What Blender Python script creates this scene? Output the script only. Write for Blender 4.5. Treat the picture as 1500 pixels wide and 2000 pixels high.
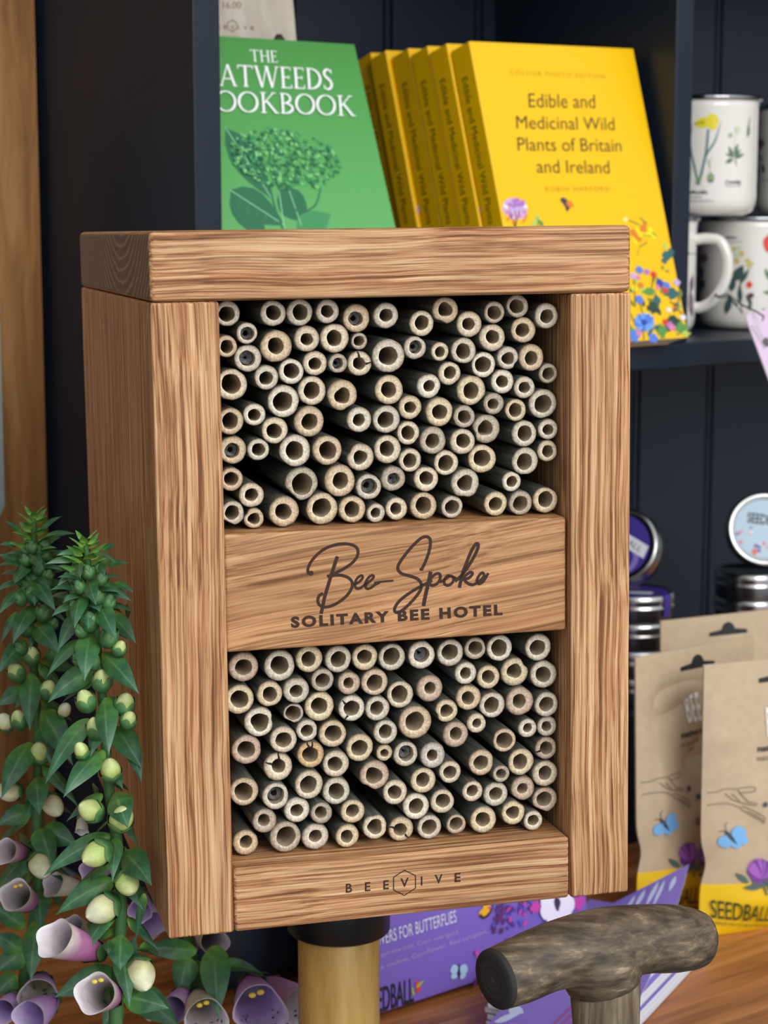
import bpy, bmesh, math, random
from mathutils import Vector, Matrix
random.seed(7)
for o in list(bpy.data.objects): bpy.data.objects.remove(o)
S = bpy.context.scene
COL = S.collection
pi = math.pi

# ------------------------------------------------------------------ camera
FPX = 3850.0                       # focal length in pixels of a 1500 x 2000 picture
PITCH = math.atan(580.0 / FPX)     # looking slightly down
ZC = 1.20                          # camera height above the floor
FW = Vector((0, math.cos(PITCH), -math.sin(PITCH)))
UP = Vector((0, math.sin(PITCH), math.cos(PITCH)))
RT = Vector((1, 0, 0))
EYE = Vector((0, 0, ZC))
cam = bpy.data.cameras.new('camera')
cam.sensor_fit = 'VERTICAL'; cam.sensor_height = 36.0; cam.sensor_width = 27.0
cam.lens = FPX / 2000.0 * 36.0
cam.clip_start = 0.05; cam.clip_end = 50
cam.dof.use_dof = True; cam.dof.focus_distance = 0.83; cam.dof.aperture_fstop = 18.0
camo = bpy.data.objects.new('camera', cam); COL.objects.link(camo)
camo.location = EYE; camo.rotation_euler = (pi / 2 - PITCH, 0, 0)
S.camera = camo

# ------------------------------------------------------------------ daylight
S.view_settings.view_transform = 'Standard'
S.view_settings.look = 'None'
S.view_settings.gamma = 1.0
S.view_settings.use_curve_mapping = False
S.view_settings.exposure = 0.18
wd = bpy.data.worlds.new('world'); S.world = wd; wd.use_nodes = True
nt = wd.node_tree; nt.nodes.clear()
wo = nt.nodes.new('ShaderNodeOutputWorld'); bg = nt.nodes.new('ShaderNodeBackground')
tc = nt.nodes.new('ShaderNodeTexCoord')
dt = nt.nodes.new('ShaderNodeVectorMath'); dt.operation = 'DOT_PRODUCT'
dt.inputs[1].default_value = Vector((0.42, -0.80, 0.42)).normalized()
rp = nt.nodes.new('ShaderNodeValToRGB')
mr = nt.nodes.new('ShaderNodeMapRange'); mr.inputs[1].default_value = -1; mr.inputs[2].default_value = 1
nt.links.new(tc.outputs['Generated'], dt.inputs[0]); nt.links.new(dt.outputs['Value'], mr.inputs[0])
nt.links.new(mr.outputs[0], rp.inputs[0]); nt.links.new(rp.outputs[0], bg.inputs[0]); nt.links.new(bg.outputs[0], wo.inputs[0])
e = rp.color_ramp.elements
e[0].position = 0.34; e[0].color = (0.028, 0.030, 0.032, 1)
e[1].position = 0.95; e[1].color = (0.95, 1.0, 1.06, 1)
x_ = e.new(0.62); x_.color = (0.150, 0.138, 0.126, 1)
bg.inputs[1].default_value = 1.0
def area(name, loc, target, size, power, color):
    l = bpy.data.lights.new(name, 'AREA'); l.shape = 'RECTANGLE'; l.size = size[0]; l.size_y = size[1]
    l.energy = power; l.color = color
    o = bpy.data.objects.new(name, l); COL.objects.link(o); o.location = loc
    o.rotation_euler = (Vector(target) - Vector(loc)).to_track_quat('-Z', 'Y').to_euler()
    return o
area('daylight_opening', (1.3, -1.2, 2.3), (0.05, 1.0, 1.05), (1.6, 1.3), 40, (1.0, 0.97, 0.93))

# ------------------------------------------------------------------ helpers
W = {}
def ray(px, py): return FW + RT * ((px - 750) / FPX) - UP * ((py - 1000) / FPX)
def at(px, py, Y):
    r = ray(px, py); return EYE + r * (Y / r.y)
def onz(px, py, z):
    r = ray(px, py); return EYE + r * ((z - ZC) / r.z)
def dep(p): return (Vector(p) - EYE).dot(FW)
def pxm(p): return dep(p) / FPX     # metres per pixel at point p
def lin(c):
    c = c / 255.0
    return c / 12.92 if c <= 0.04045 else ((c + 0.055) / 1.055) ** 2.4
def C(r, g, b): return (lin(r), lin(g), lin(b), 1.0)

def tag(o, label, cat, group=None, kind=None):
    o['label'] = label; o['category'] = cat
    if group: o['group'] = group
    if kind: o['kind'] = kind
    return o
def struct(o):
    o['kind'] = 'structure'; return o

def empty(name, M):
    o = bpy.data.objects.new(name, None); COL.objects.link(o)
    if not isinstance(M, Matrix): M = Matrix.Translation(Vector(M))
    o.matrix_world = M; W[o.name] = M.copy(); o.empty_display_size = 0.02
    return o

def mk(name, verts, faces, mats, parent=None, fm=None, smooth=True, attrs=None, M=None):
    """a mesh object from world-space vertices; local space is the parent's root space (or M)"""
    if parent is not None: M = W[parent.name]
    elif M is None:
        lo = [min(v[i] for v in verts) for i in range(3)]; hi = [max(v[i] for v in verts) for i in range(3)]
        M = Matrix.Translation(((lo[0] + hi[0]) / 2, (lo[1] + hi[1]) / 2, lo[2]))
    elif not isinstance(M, Matrix): M = Matrix.Translation(Vector(M))
    Mi = M.inverted()
    me = bpy.data.meshes.new(name)
    me.from_pydata([tuple(Mi @ Vector(v)) for v in verts], [], faces)
    if not isinstance(mats, (list, tuple)): mats = [mats]
    for m in mats: me.materials.append(m)
    if fm: me.polygons.foreach_set('material_index', fm)
    me.polygons.foreach_set('use_smooth', [smooth] * len(me.polygons))
    for k, vals in (attrs or {}).items():
        a = me.attributes.new(k, 'FLOAT', 'POINT'); a.data.foreach_set('value', vals)
    me.update()
    o = bpy.data.objects.new(name, me); COL.objects.link(o)
    if parent is not None: o.parent = parent
    else: o.matrix_world = M
    W[o.name] = M.copy()
    return o

class MB:
    def __init__(s): s.v = []; s.f = []; s.m = []; s.t = []; s.s = []
    def add(s, vs, fs, mi=0, t=None, u=None):
        b = len(s.v); s.v += [Vector(v) for v in vs]
        s.f += [tuple(i + b for i in f) for f in fs]; s.m += [mi] * len(fs)
        s.t += list(t) if t else [0.0] * len(vs)
        s.s += list(u) if u else [0.0] * len(vs)
    def rings(s, rings, mi=0, closed=True, cap0=False, cap1=False, tt=None, uu=None):
        n = len(rings[0]); vs = [p for r in rings for p in r]; fs = []
        k = n if closed else n - 1
        for i in range(len(rings) - 1):
            for j in range(k):
                a = i * n + j; b = i * n + (j + 1) % n
                fs.append((a, b, b + n, a + n))
        if cap0: fs.append(tuple(range(n - 1, -1, -1)))
        if cap1: fs.append(tuple((len(rings) - 1) * n + j for j in range(n)))
        t = None
        if tt: t = [tt[i] for i in range(len(rings)) for _ in range(n)]
        u = None
        if uu: u = [uu[j] for i in range(len(rings)) for j in range(n)]
        s.add(vs, fs, mi, t, u)
    def tube(s, pts, radii, n=12, mi=0, cap=True, tt=None):
        pts = [Vector(p) for p in pts]
        if not isinstance(radii, (list, tuple)): radii = [radii] * len(pts)
        t0 = (pts[1] - pts[0]).normalized()
        ref = Vector((0, 0, 1)) if abs(t0.z) < 0.9 else Vector((1, 0, 0))
        a = t0.cross(ref).normalized(); rs = []
        for i, p in enumerate(pts):
            t = (pts[min(i + 1, len(pts) - 1)] - pts[max(i - 1, 0)]).normalized()
            a = (a - t * a.dot(t)).normalized(); b = t.cross(a)
            rs.append([p + (a * math.cos(2 * pi * j / n) + b * math.sin(2 * pi * j / n)) * radii[i] for j in range(n)])
        s.rings(rs, mi, True, cap, cap, tt)
    def lathe(s, P, ax, prof, n=32, mi=0, cap0=False, cap1=False, tt=None, wob=None):
        """prof: list of (radius, distance along ax)"""
        P = Vector(P); ax = Vector(ax).normalized()
        ref = Vector((0, 0, 1)) if abs(ax.z) < 0.9 else Vector((0, -1, 0))
        a = ax.cross(ref).normalized(); b = ax.cross(a)
        rs = []
        for i, (r, h) in enumerate(prof):
            ring = []
            for j in range(n):
                th = 2 * pi * j / n; rr = r; hh = h
                if wob: rr, hh = wob(i / (len(prof) - 1), th, r, h)
                ring.append(P + ax * hh + (a * math.cos(th) + b * math.sin(th)) * rr)
            rs.append(ring)
        s.rings(rs, mi, True, cap0, cap1, tt)
    def box(s, o, ex, ey, ez, mi=0):
        o = Vector(o); ex = Vector(ex); ey = Vector(ey); ez = Vector(ez)
        v = [o, o + ex, o + ex + ey, o + ey, o + ez, o + ex + ez, o + ex + ey + ez, o + ey + ez]
        s.add(v, [(0, 3, 2, 1), (4, 5, 6, 7), (0, 1, 5, 4), (1, 2, 6, 5), (2, 3, 7, 6), (3, 0, 4, 7)], mi)
    def build(s, name, mats, parent=None, smooth=True, attrs=True, M=None):
        at_ = {'t': s.t, 's': s.s} if attrs else None
        return mk(name, s.v, s.f, mats, parent, s.m, smooth, at_, M)

def bevbox(name, o, ex, ey, ez, b, mats, parent=None, seg=3, M=None, endmat=None):
    """a box with rounded edges, world-space origin corner and three edge vectors"""
    o = Vector(o); E_ = [Vector(ex), Vector(ey), Vector(ez)]
    if E_[0].cross(E_[1]).dot(E_[2]) < 0: E_[0], E_[1] = E_[1], E_[0]
    ln = [v.length for v in E_]; un = [v.normalized() for v in E_]
    bm = bmesh.new(); bmesh.ops.create_cube(bm, size=1.0)
    for v in bm.verts: v.co = Vector([(v.co[i] + 0.5) * ln[i] for i in range(3)])
    bmesh.ops.bevel(bm, geom=list(bm.edges), offset=b, segments=seg, profile=0.5, affect='EDGES')
    bm.normal_update()
    vs = [o + un[0] * v.co.x + un[1] * v.co.y + un[2] * v.co.z for v in bm.verts]
    fs = [tuple(v.index for v in f.verts) for f in bm.faces]
    fm = [0] * len(fs)
    if endmat is not None:
        for i, f in enumerate(bm.faces):
            nw = un[0] * f.normal.x + un[1] * f.normal.y + un[2] * f.normal.z
            if abs(nw.dot(endmat)) > 0.9: fm[i] = 1
    bm.free()
    ob = mk(name, vs, fs, mats, parent, fm, True, None, M)
    ob.data.polygons.foreach_set('use_smooth', [True] * len(ob.data.polygons))
    md = ob.modifiers.new('wn', 'WEIGHTED_NORMAL'); md.keep_sharp = False
    return ob

# ------------------------------------------------------------------ materials
MATS = {}
def newmat(name):
    m = bpy.data.materials.new(name); m.use_nodes = True
    n = m.node_tree; b = n.nodes['Principled BSDF']; MATS[name] = m
    return m, n, b
def plain(name, col, rough=0.5, metal=0.0, spec=0.5, coat=0.0, noise=0.0, nscale=60, bump=0.0, bscale=200, trans=0.0):
    m, n, b = newmat(name)
    b.inputs['Base Color'].default_value = col; b.inputs['Roughness'].default_value = rough
    b.inputs['Metallic'].default_value = metal; b.inputs['Specular IOR Level'].default_value = spec
    b.inputs['Coat Weight'].default_value = coat
    if noise or bump:
        tcn = n.nodes.new('ShaderNodeTexCoord')
    if noise:
        nz = n.nodes.new('ShaderNodeTexNoise'); nz.inputs['Scale'].default_value = nscale; nz.inputs['Detail'].default_value = 5
        n.links.new(tcn.outputs['Object'], nz.inputs['Vector'])
        mx = n.nodes.new('ShaderNodeMix'); mx.data_type = 'RGBA'; mx.blend_type = 'MULTIPLY'; mx.inputs[0].default_value = noise
        mx.inputs[6].default_value = col
        rr = n.nodes.new('ShaderNodeValToRGB'); rr.color_ramp.elements[0].position = 0.3; rr.color_ramp.elements[1].position = 0.7
        rr.color_ramp.elements[0].color = (0.35, 0.35, 0.35, 1); rr.color_ramp.elements[1].color = (1.25, 1.25, 1.25, 1)
        n.links.new(nz.outputs['Fac'], rr.inputs[0]); n.links.new(rr.outputs[0], mx.inputs[7])
        n.links.new(mx.outputs[2], b.inputs['Base Color'])
    if bump:
        n2 = n.nodes.new('ShaderNodeTexNoise'); n2.inputs['Scale'].default_value = bscale; n2.inputs['Detail'].default_value = 4
        n.links.new(tcn.outputs['Object'], n2.inputs['Vector'])
        bp = n.nodes.new('ShaderNodeBump'); bp.inputs['Strength'].default_value = bump; bp.inputs['Distance'].default_value = 0.002
        n.links.new(n2.outputs['Fac'], bp.inputs['Height']); n.links.new(bp.outputs[0], b.inputs['Normal'])
    return m
def ramp(n, stops):
    r = n.nodes.new('ShaderNodeValToRGB'); el = r.color_ramp.elements
    el[0].position = stops[0][0]; el[0].color = stops[0][1]
    el[1].position = stops[-1][0]; el[1].color = stops[-1][1]
    for p, c in stops[1:-1]:
        k = el.new(p); k.color = c
    return r
def wood(name, axis, stops, across=350, along=12, bump=0.25, rough=0.55, warp=0.004, wfreq=14, tone=0.25, dist=0.001, pores=0.4, rot=None):
    """streaky grain running along the given local axis"""
    m, n, b = newmat(name); L = n.links
    tcn = n.nodes.new('ShaderNodeTexCoord'); vec = tcn.outputs['Object']
    if rot:
        mp0 = n.nodes.new('ShaderNodeMapping'); mp0.inputs['Rotation'].default_value = rot
        L.new(vec, mp0.inputs['Vector']); vec = mp0.outputs[0]
    lo = n.nodes.new('ShaderNodeTexNoise'); lo.inputs['Scale'].default_value = wfreq; lo.inputs['Detail'].default_value = 2
    L.new(vec, lo.inputs['Vector'])
    sb = n.nodes.new('ShaderNodeVectorMath'); sb.operation = 'SUBTRACT'; sb.inputs[1].default_value = (0.5, 0.5, 0.5)
    L.new(lo.outputs['Color'], sb.inputs[0])
    sc = n.nodes.new('ShaderNodeVectorMath'); sc.operation = 'SCALE'; sc.inputs['Scale'].default_value = warp
    L.new(sb.outputs[0], sc.inputs[0])
    ad = n.nodes.new('ShaderNodeVectorMath'); ad.operation = 'ADD'
    L.new(vec, ad.inputs[0]); L.new(sc.outputs[0], ad.inputs[1])
    mp = n.nodes.new('ShaderNodeMapping')
    s3 = [across] * 3; s3[axis] = along
    mp.inputs['Scale'].default_value = s3
    L.new(ad.outputs[0], mp.inputs['Vector'])
    nz = n.nodes.new('ShaderNodeTexNoise'); nz.inputs['Scale'].default_value = 1.0; nz.inputs['Detail'].default_value = 5
    nz.inputs['Roughness'].default_value = 0.66; nz.inputs['Distortion'].default_value = 0.25
    L.new(mp.outputs[0], nz.inputs['Vector'])
    r = ramp(n, stops); L.new(nz.outputs['Fac'], r.inputs[0])
    # slow tone change over the board
    n3 = n.nodes.new('ShaderNodeTexNoise'); n3.inputs['Scale'].default_value = 1.0; n3.inputs['Detail'].default_value = 2
    mp3 = n.nodes.new('ShaderNodeMapping'); s4 = [across * 0.12] * 3; s4[axis] = along * 0.5
    mp3.inputs['Scale'].default_value = s4; L.new(ad.outputs[0], mp3.inputs['Vector']); L.new(mp3.outputs[0], n3.inputs['Vector'])
    rt = ramp(n, [(0.3, (1 - tone, 1 - tone, 1 - tone * 1.1, 1)), (0.7, (1 + tone * 0.5,) * 3 + (1,))])
    L.new(n3.outputs['Fac'], rt.inputs[0])
    mx = n.nodes.new('ShaderNodeMix'); mx.data_type = 'RGBA'; mx.blend_type = 'MULTIPLY'; mx.inputs[0].default_value = 1.0
    L.new(r.outputs[0], mx.inputs[6]); L.new(rt.outputs[0], mx.inputs[7])
    # short dark pores
    mp5 = n.nodes.new('ShaderNodeMapping'); s5 = [across * 1.5] * 3; s5[axis] = along * 1.6
    mp5.inputs['Scale'].default_value = s5; L.new(ad.outputs[0], mp5.inputs['Vector'])
    n5 = n.nodes.new('ShaderNodeTexNoise'); n5.inputs['Scale'].default_value = 1.0; n5.inputs['Detail'].default_value = 2
    L.new(mp5.outputs[0], n5.inputs['Vector'])
    r5 = ramp(n, [(0.36, (1 - pores, 1 - pores * 1.12, 1 - pores * 1.25, 1)), (0.47, (1, 1, 1, 1))]); L.new(n5.outputs['Fac'], r5.inputs[0])
    mx2 = n.nodes.new('ShaderNodeMix'); mx2.data_type = 'RGBA'; mx2.blend_type = 'MULTIPLY'; mx2.inputs[0].default_value = 1.0
    L.new(mx.outputs[2], mx2.inputs[6]); L.new(r5.outputs[0], mx2.inputs[7])
    L.new(mx2.outputs[2], b.inputs['Base Color'])
    b.inputs['Roughness'].default_value = rough; b.inputs['Specular IOR Level'].default_value = 0.35
    bp = n.nodes.new('ShaderNodeBump'); bp.inputs['Strength'].default_value = bump; bp.inputs['Distance'].default_value = dist
    L.new(nz.outputs['Fac'], bp.inputs['Height']); L.new(bp.outputs[0], b.inputs['Normal'])
    return m
def attrmat(name, stops, attr='t', rough=0.5, spec=0.4, mott=0.0, mscale=300, objtint=False, sss=0.0, mid=None, trans=0.0, bump=0.0):
    """colour by a vertex attribute (position along a petal, leaf or cut end), with mottling"""
    m, n, b = newmat(name); L = n.links
    a = n.nodes.new('ShaderNodeAttribute'); a.attribute_name = attr
    r = ramp(n, stops); L.new(a.outputs['Fac'], r.inputs[0]); col = r.outputs[0]
    tcn = n.nodes.new('ShaderNodeTexCoord')
    if mid:
        a2 = n.nodes.new('ShaderNodeAttribute'); a2.attribute_name = 's'
        r2 = ramp(n, mid[1]); L.new(a2.outputs['Fac'], r2.inputs[0])
        mm = n.nodes.new('ShaderNodeMix'); mm.data_type = 'RGBA'; mm.inputs[7].default_value = mid[0]
        L.new(r2.outputs[0], mm.inputs[0]); L.new(col, mm.inputs[6]); col = mm.outputs[2]
    if mott:
        nz = n.nodes.new('ShaderNodeTexNoise'); nz.inputs['Scale'].default_value = mscale; nz.inputs['Detail'].default_value = 4
        L.new(tcn.outputs['Object'], nz.inputs['Vector'])
        r3 = ramp(n, [(0.32, (1 - mott,) * 3 + (1,)), (0.68, (1 + mott * 0.4,) * 3 + (1,))]); L.new(nz.outputs['Fac'], r3.inputs[0])
        mm = n.nodes.new('ShaderNodeMix'); mm.data_type = 'RGBA'; mm.blend_type = 'MULTIPLY'; mm.inputs[0].default_value = 1
        L.new(col, mm.inputs[6]); L.new(r3.outputs[0], mm.inputs[7]); col = mm.outputs[2]
        if bump:
            bp = n.nodes.new('ShaderNodeBump'); bp.inputs['Strength'].default_value = bump; bp.inputs['Distance'].default_value = 0.001
            L.new(nz.outputs['Fac'], bp.inputs['Height']); L.new(bp.outputs[0], b.inputs['Normal'])
    if objtint:
        oi = n.nodes.new('ShaderNodeObjectInfo')
        mm = n.nodes.new('ShaderNodeMix'); mm.data_type = 'RGBA'; mm.blend_type = 'MULTIPLY'; mm.inputs[0].default_value = 1
        L.new(col, mm.inputs[6]); L.new(oi.outputs['Color'], mm.inputs[7]); col = mm.outputs[2]
    L.new(col, b.inputs['Base Color'])
    b.inputs['Roughness'].default_value = rough; b.inputs['Specular IOR Level'].default_value = spec
    if sss:
        b.inputs['Subsurface Weight'].default_value = sss; b.inputs['Subsurface Radius'].default_value = (0.004, 0.003, 0.002)
        b.inputs['Subsurface Scale'].default_value = 0.5
    return m

OAK = [(0.30, C(112, 66, 36)), (0.40, C(146, 94, 56)), (0.47, C(184, 132, 88)), (0.54, C(206, 158, 112)), (0.66, C(228, 190, 146))]
oak_v = wood('oak_upright_grain', 2, OAK, across=720, along=8, pores=0.42, bump=0.45, warp=0.006, wfreq=10, tone=0.12)
oak_h = wood('oak_level_grain', 0, OAK, across=720, along=10, pores=0.42, bump=0.45, warp=0.005, wfreq=12, tone=0.12)
oak_m = wood('oak_fine_grain', 0, [(0.30, C(130, 82, 48)), (0.44, C(174, 124, 80)), (0.6, C(198, 150, 104)), (0.72, C(216, 172, 126))], across=620, along=7, rot=(0, 0.13, 0), warp=0.010, wfreq=8, pores=0.4, tone=.12)
oak_in = wood('oak_inner_face', 2, [(0.3, C(96, 66, 46)), (0.7, C(150, 108, 76))], across=300, along=12)
# end grain with curved growth rings
m, n, b = newmat('oak_end_grain'); oak_end = m
tcn = n.nodes.new('ShaderNodeTexCoord'); mp = n.nodes.new('ShaderNodeMapping'); mp.inputs['Location'].default_value = (0, -0.085, -0.215)
n.links.new(tcn.outputs['Object'], mp.inputs['Vector'])
wv = n.nodes.new('ShaderNodeTexWave'); wv.wave_type = 'RINGS'; wv.rings_direction = 'X'; wv.inputs['Scale'].default_value = 62; wv.inputs['Distortion'].default_value = 2.2
wv.inputs['Detail'].default_value = 4; wv.inputs['Detail Scale'].default_value = 2.5
n.links.new(mp.outputs[0], wv.inputs['Vector'])
rr = ramp(n, [(0.0, C(116, 96, 82)), (0.5, C(126, 106, 90)), (0.85, C(132, 112, 95)), (1.0, C(166, 144, 122))]); n.links.new(wv.outputs['Color'], rr.inputs[0])
n.links.new(rr.outputs[0], b.inputs['Base Color']); b.inputs['Roughness'].default_value = 0.75

burnt = plain('burnt_engraving', C(58, 34, 24), 0.8, noise=0.35, nscale=900)
navy = plain('navy_paint', C(22, 33, 48), 0.42, spec=0.35, noise=0.12, nscale=30, bump=0.06, bscale=300)
counter_m = wood('counter_wood', 0, [(0.3, C(132, 76, 36)), (0.5, C(176, 112, 60)), (0.7, C(200, 138, 82))], across=110, along=5, bump=0.05, warp=0.02, wfreq=5, pores=0.2, rough=0.4, rot=(0, 0, -math.radians(37)))
wallwood = wood('wall_wood', 2, [(0.3, C(112, 72, 36)), (0.5, C(160, 112, 64)), (0.7, C(184, 136, 86))], across=60, along=3, bump=0.05, warp=0.03, wfreq=6, pores=0.15, rough=0.5)
floor_m = plain('floor_stone', C(120, 116, 108), 0.8, noise=0.4, nscale=8)

# ------------------------------------------------------------------ printed and burnt marks
class Frame:
    """a flat face: origin, unit axes; reads picture points into face coordinates"""
    def __init__(s, o, ex, ey):
        s.o = Vector(o); s.x = Vector(ex).normalized(); s.y = Vector(ey).normalized(); s.n = s.x.cross(s.y)
    def uv(s, px, py):
        r = ray(px, py); k = (s.o - EYE).dot(s.n) / r.dot(s.n); p = EYE + r * k - s.o
        return (p.dot(s.x), p.dot(s.y))
    def pos(s, u, v, off=0.0): return s.o + s.x * u + s.y * v + s.n * off
TXT = {}
def text2d(txt, bold=0.0, space=1.0):
    k = (txt, bold, space)
    if k in TXT: return TXT[k]
    cu = bpy.data.curves.new('lettering', 'FONT'); cu.body = txt; cu.offset = bold; cu.space_character = space
    cu.resolution_u = 4; cu.fill_mode = 'FRONT'
    ob = bpy.data.objects.new('lettering', cu); COL.objects.link(ob)
    me = bpy.data.meshes.new_from_object(ob)
    vs = [(v.co.x, v.co.y) for v in me.vertices]; fs = [tuple(p.vertices) for p in me.polygons]
    bpy.data.objects.remove(ob); bpy.data.meshes.remove(me); bpy.data.curves.remove(cu)
    x0 = min(v[0] for v in vs); x1 = max(v[0] for v in vs)
    vs = [(v[0] - x0, v[1]) for v in vs]
    TXT[k] = (vs, fs, x1 - x0); return TXT[k]
CAP = 0.729
def spline(pts, k=6):
    if len(pts) < 3: return [tuple(p) for p in pts]
    out = []
    for i in range(len(pts) - 1):
        p0 = pts[max(i - 1, 0)]; p1 = pts[i]; p2 = pts[i + 1]; p3 = pts[min(i + 2, len(pts) - 1)]
        for j in range(k):
            t = j / k
            out.append(tuple(0.5 * ((2 * p1[a]) + (-p0[a] + p2[a]) * t + (2 * p0[a] - 5 * p1[a] + 4 * p2[a] - p3[a]) * t * t + (-p0[a] + 3 * p1[a] - 3 * p2[a] + p3[a]) * t ** 3) for a in range(len(p1))))
    out.append(tuple(pts[-1])); return out
class Print:
    def __init__(s, pos, uv=None, off=0.00012, step=0.000012):
        s.pos = pos; s.uvf = uv; s.off = off; s.step = step; s.v = []; s.f = []; s.m = []; s.mats = []
    def P(s, p): return s.uvf(*p)
    def _put(s, uvs, fs, mat):
        if mat not in s.mats: s.mats.append(mat)
        mi = s.mats.index(mat); b = len(s.v)
        s.v += [s.pos(u, v, s.off) for u, v in uvs]; s.f += [tuple(i + b for i in f) for f in fs]; s.m += [mi] * len(fs)
        s.off += s.step
    def poly(s, uvs, mat):
        c = (sum(p[0] for p in uvs) / len(uvs), sum(p[1] for p in uvs) / len(uvs)); n = len(uvs)
        s._put(list(uvs) + [c], [(i, (i + 1) % n, n) for i in range(n)], mat)
    def blob(s, c, rx, ry, mat, n=14, jit=0.12, lobes=0, rot=0.0, depth=0.3):
        pts = []
        if lobes: n = lobes * 6
        for i in range(n):
            a = 2 * pi * i / n; k = 1 + random.uniform(-jit, jit)
            if lobes: k *= 1 - depth + depth * abs(math.cos(a * lobes / 2))
            x = rx * k * math.cos(a); y = ry * k * math.sin(a)
            pts.append((c[0] + x * math.cos(rot) - y * math.sin(rot), c[1] + x * math.sin(rot) + y * math.cos(rot)))
        s.poly(pts, mat)
    def leaf(s, a, b, w, mat):
        n = 6; L = []; R = []
        dx = b[0] - a[0]; dy = b[1] - a[1]; l = math.hypot(dx, dy) or 1e-9; nx, ny = -dy / l, dx / l
        for i in range(n + 1):
            t = i / n; k = w * math.sin(pi * t ** 0.8) * 0.5
            L.append((a[0] + dx * t + nx * k, a[1] + dy * t + ny * k)); R.append((a[0] + dx * t - nx * k, a[1] + dy * t - ny * k))
        s.poly(L + R[-2:0:-1], mat)
    def stroke(s, pts, w, mat, smooth=True, taper=False):
        if smooth: pts = spline(pts)
        n = len(pts); uv = []; fs = []
        for i, p in enumerate(pts):
            a = pts[max(i - 1, 0)]; b = pts[min(i + 1, n - 1)]
            dx, dy = b[0] - a[0], b[1] - a[1]; l = math.hypot(dx, dy) or 1e-9
            ww = (w(i / (n - 1)) if callable(w) else w) * (0.5 if not taper else 0.5 * math.sin(pi * min(max(i / (n - 1), .06), .94)))
            uv += [(p[0] - dy / l * ww, p[1] + dx / l * ww), (p[0] + dy / l * ww, p[1] - dx / l * ww)]
            if i: fs.append((2 * i - 2, 2 * i - 1, 2 * i + 1, 2 * i))
        s._put(uv, fs, mat)
    def text(s, txt, a, b, top, mat, bold=0.0, space=1.0):
        """baseline from a to b, top = where the capital height ends above a (all face coordinates)"""
        vs, fs, w = text2d(txt, bold, space)
        s._put([(a[0] + (b[0] - a[0]) * x / w + (top[0] - a[0]) * y / CAP, a[1] + (b[1] - a[1]) * x / w + (top[1] - a[1]) * y / CAP) for x, y in vs], fs, mat)
    def ptext(s, txt, a, b, top, mat, bold=0.0, space=1.0): s.text(txt, s.P(a), s.P(b), s.P(top), mat, bold, space)
    def pstroke(s, pts, wpx, mat, **k):
        q = [s.P(p) for p in pts]; sc = math.hypot(s.P((pts[0][0] + 10, pts[0][1]))[0] - q[0][0], s.P((pts[0][0] + 10, pts[0][1]))[1] - q[0][1]) / 10
        s.stroke(q, (lambda t: wpx(t) * sc) if callable(wpx) else wpx * sc, mat, **k)
    def pblob(s, c, rx, ry, mat, **k):
        q = s.P(c); r = s.P((c[0] + rx, c[1])); t = s.P((c[0], c[1] - ry))
        s.blob(q, math.hypot(r[0] - q[0], r[1] - q[1]), math.hypot(t[0] - q[0], t[1] - q[1]), mat, **k)
    def pleaf(s, a, b, wpx, mat):
        A = s.P(a); B = s.P(b); X = s.P((a[0] + 10, a[1])); s.leaf(A, B, wpx * math.hypot(X[0] - A[0], X[1] - A[1]) / 10, mat)
    def build(s, name, parent):
        return mk(name, s.v, s.f, s.mats, parent, s.m, False)

def ink(name, r, g, b, rough=0.55): 
    return MATS.get(name) or plain(name, C(r, g, b), rough)

# ------------------------------------------------------------------ the setting: shelf unit, wall, counter
PSI = math.radians(36)
EX = Vector((math.cos(PSI), math.sin(PSI), 0)); EB = Vector((-math.sin(PSI), math.cos(PSI), 0)); EZ = Vector((0, 0, 1))
ZS = ZC - 0.0905                     # shelf top
ZK = ZC - 0.455                      # counter top
F0 = Vector((0.0, 1.262, 0.0))       # a point on the unit's front line
def front(px):                       # point of the front line seen in column px (at shelf height)
    r = ray(px, 640); k = (F0 - EYE).dot(EB) / r.dot(EB); p = EYE + r * k; return Vector((p.x, p.y, 0))
SD = 0.20
fl0, fl1 = front(384), front(437); fr0, fr1 = front(1309), front(1343)
ZTOP = ZC + 0.42
def panel(name, p, w, d, z0, z1, m, b=0.0012):
    return struct(bevbox(name, Vector((p.x, p.y, z0)), EX * w, EB * d, EZ * (z1 - z0), b, m))
wl = (fl1 - fl0).dot(EX); wr = (fr1 - fr0).dot(EX)
panel('trim_1', fl0, wl, SD, ZK, ZTOP, navy)                     # left upright of the shelf unit
panel('trim_2', fr0, wr, SD - 0.002, ZS, ZTOP, navy)             # upright between the two bays
sh0 = fl1; sh1 = fr1 + EX * 0.75
panel('trim_3', sh0, (sh1 - sh0).dot(EX), SD - 0.002, ZS - 0.0185, ZS, navy, 0.002)   # the shelf board
panel('trim_6', fl0 - EX * 0.0, tot_ := (fr1 + EX * 0.75 - fl0).dot(EX), SD - 0.002, ZC + 0.215, ZC + 0.235, navy)   # unseen shelf added above to shade the bays and back panel
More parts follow.
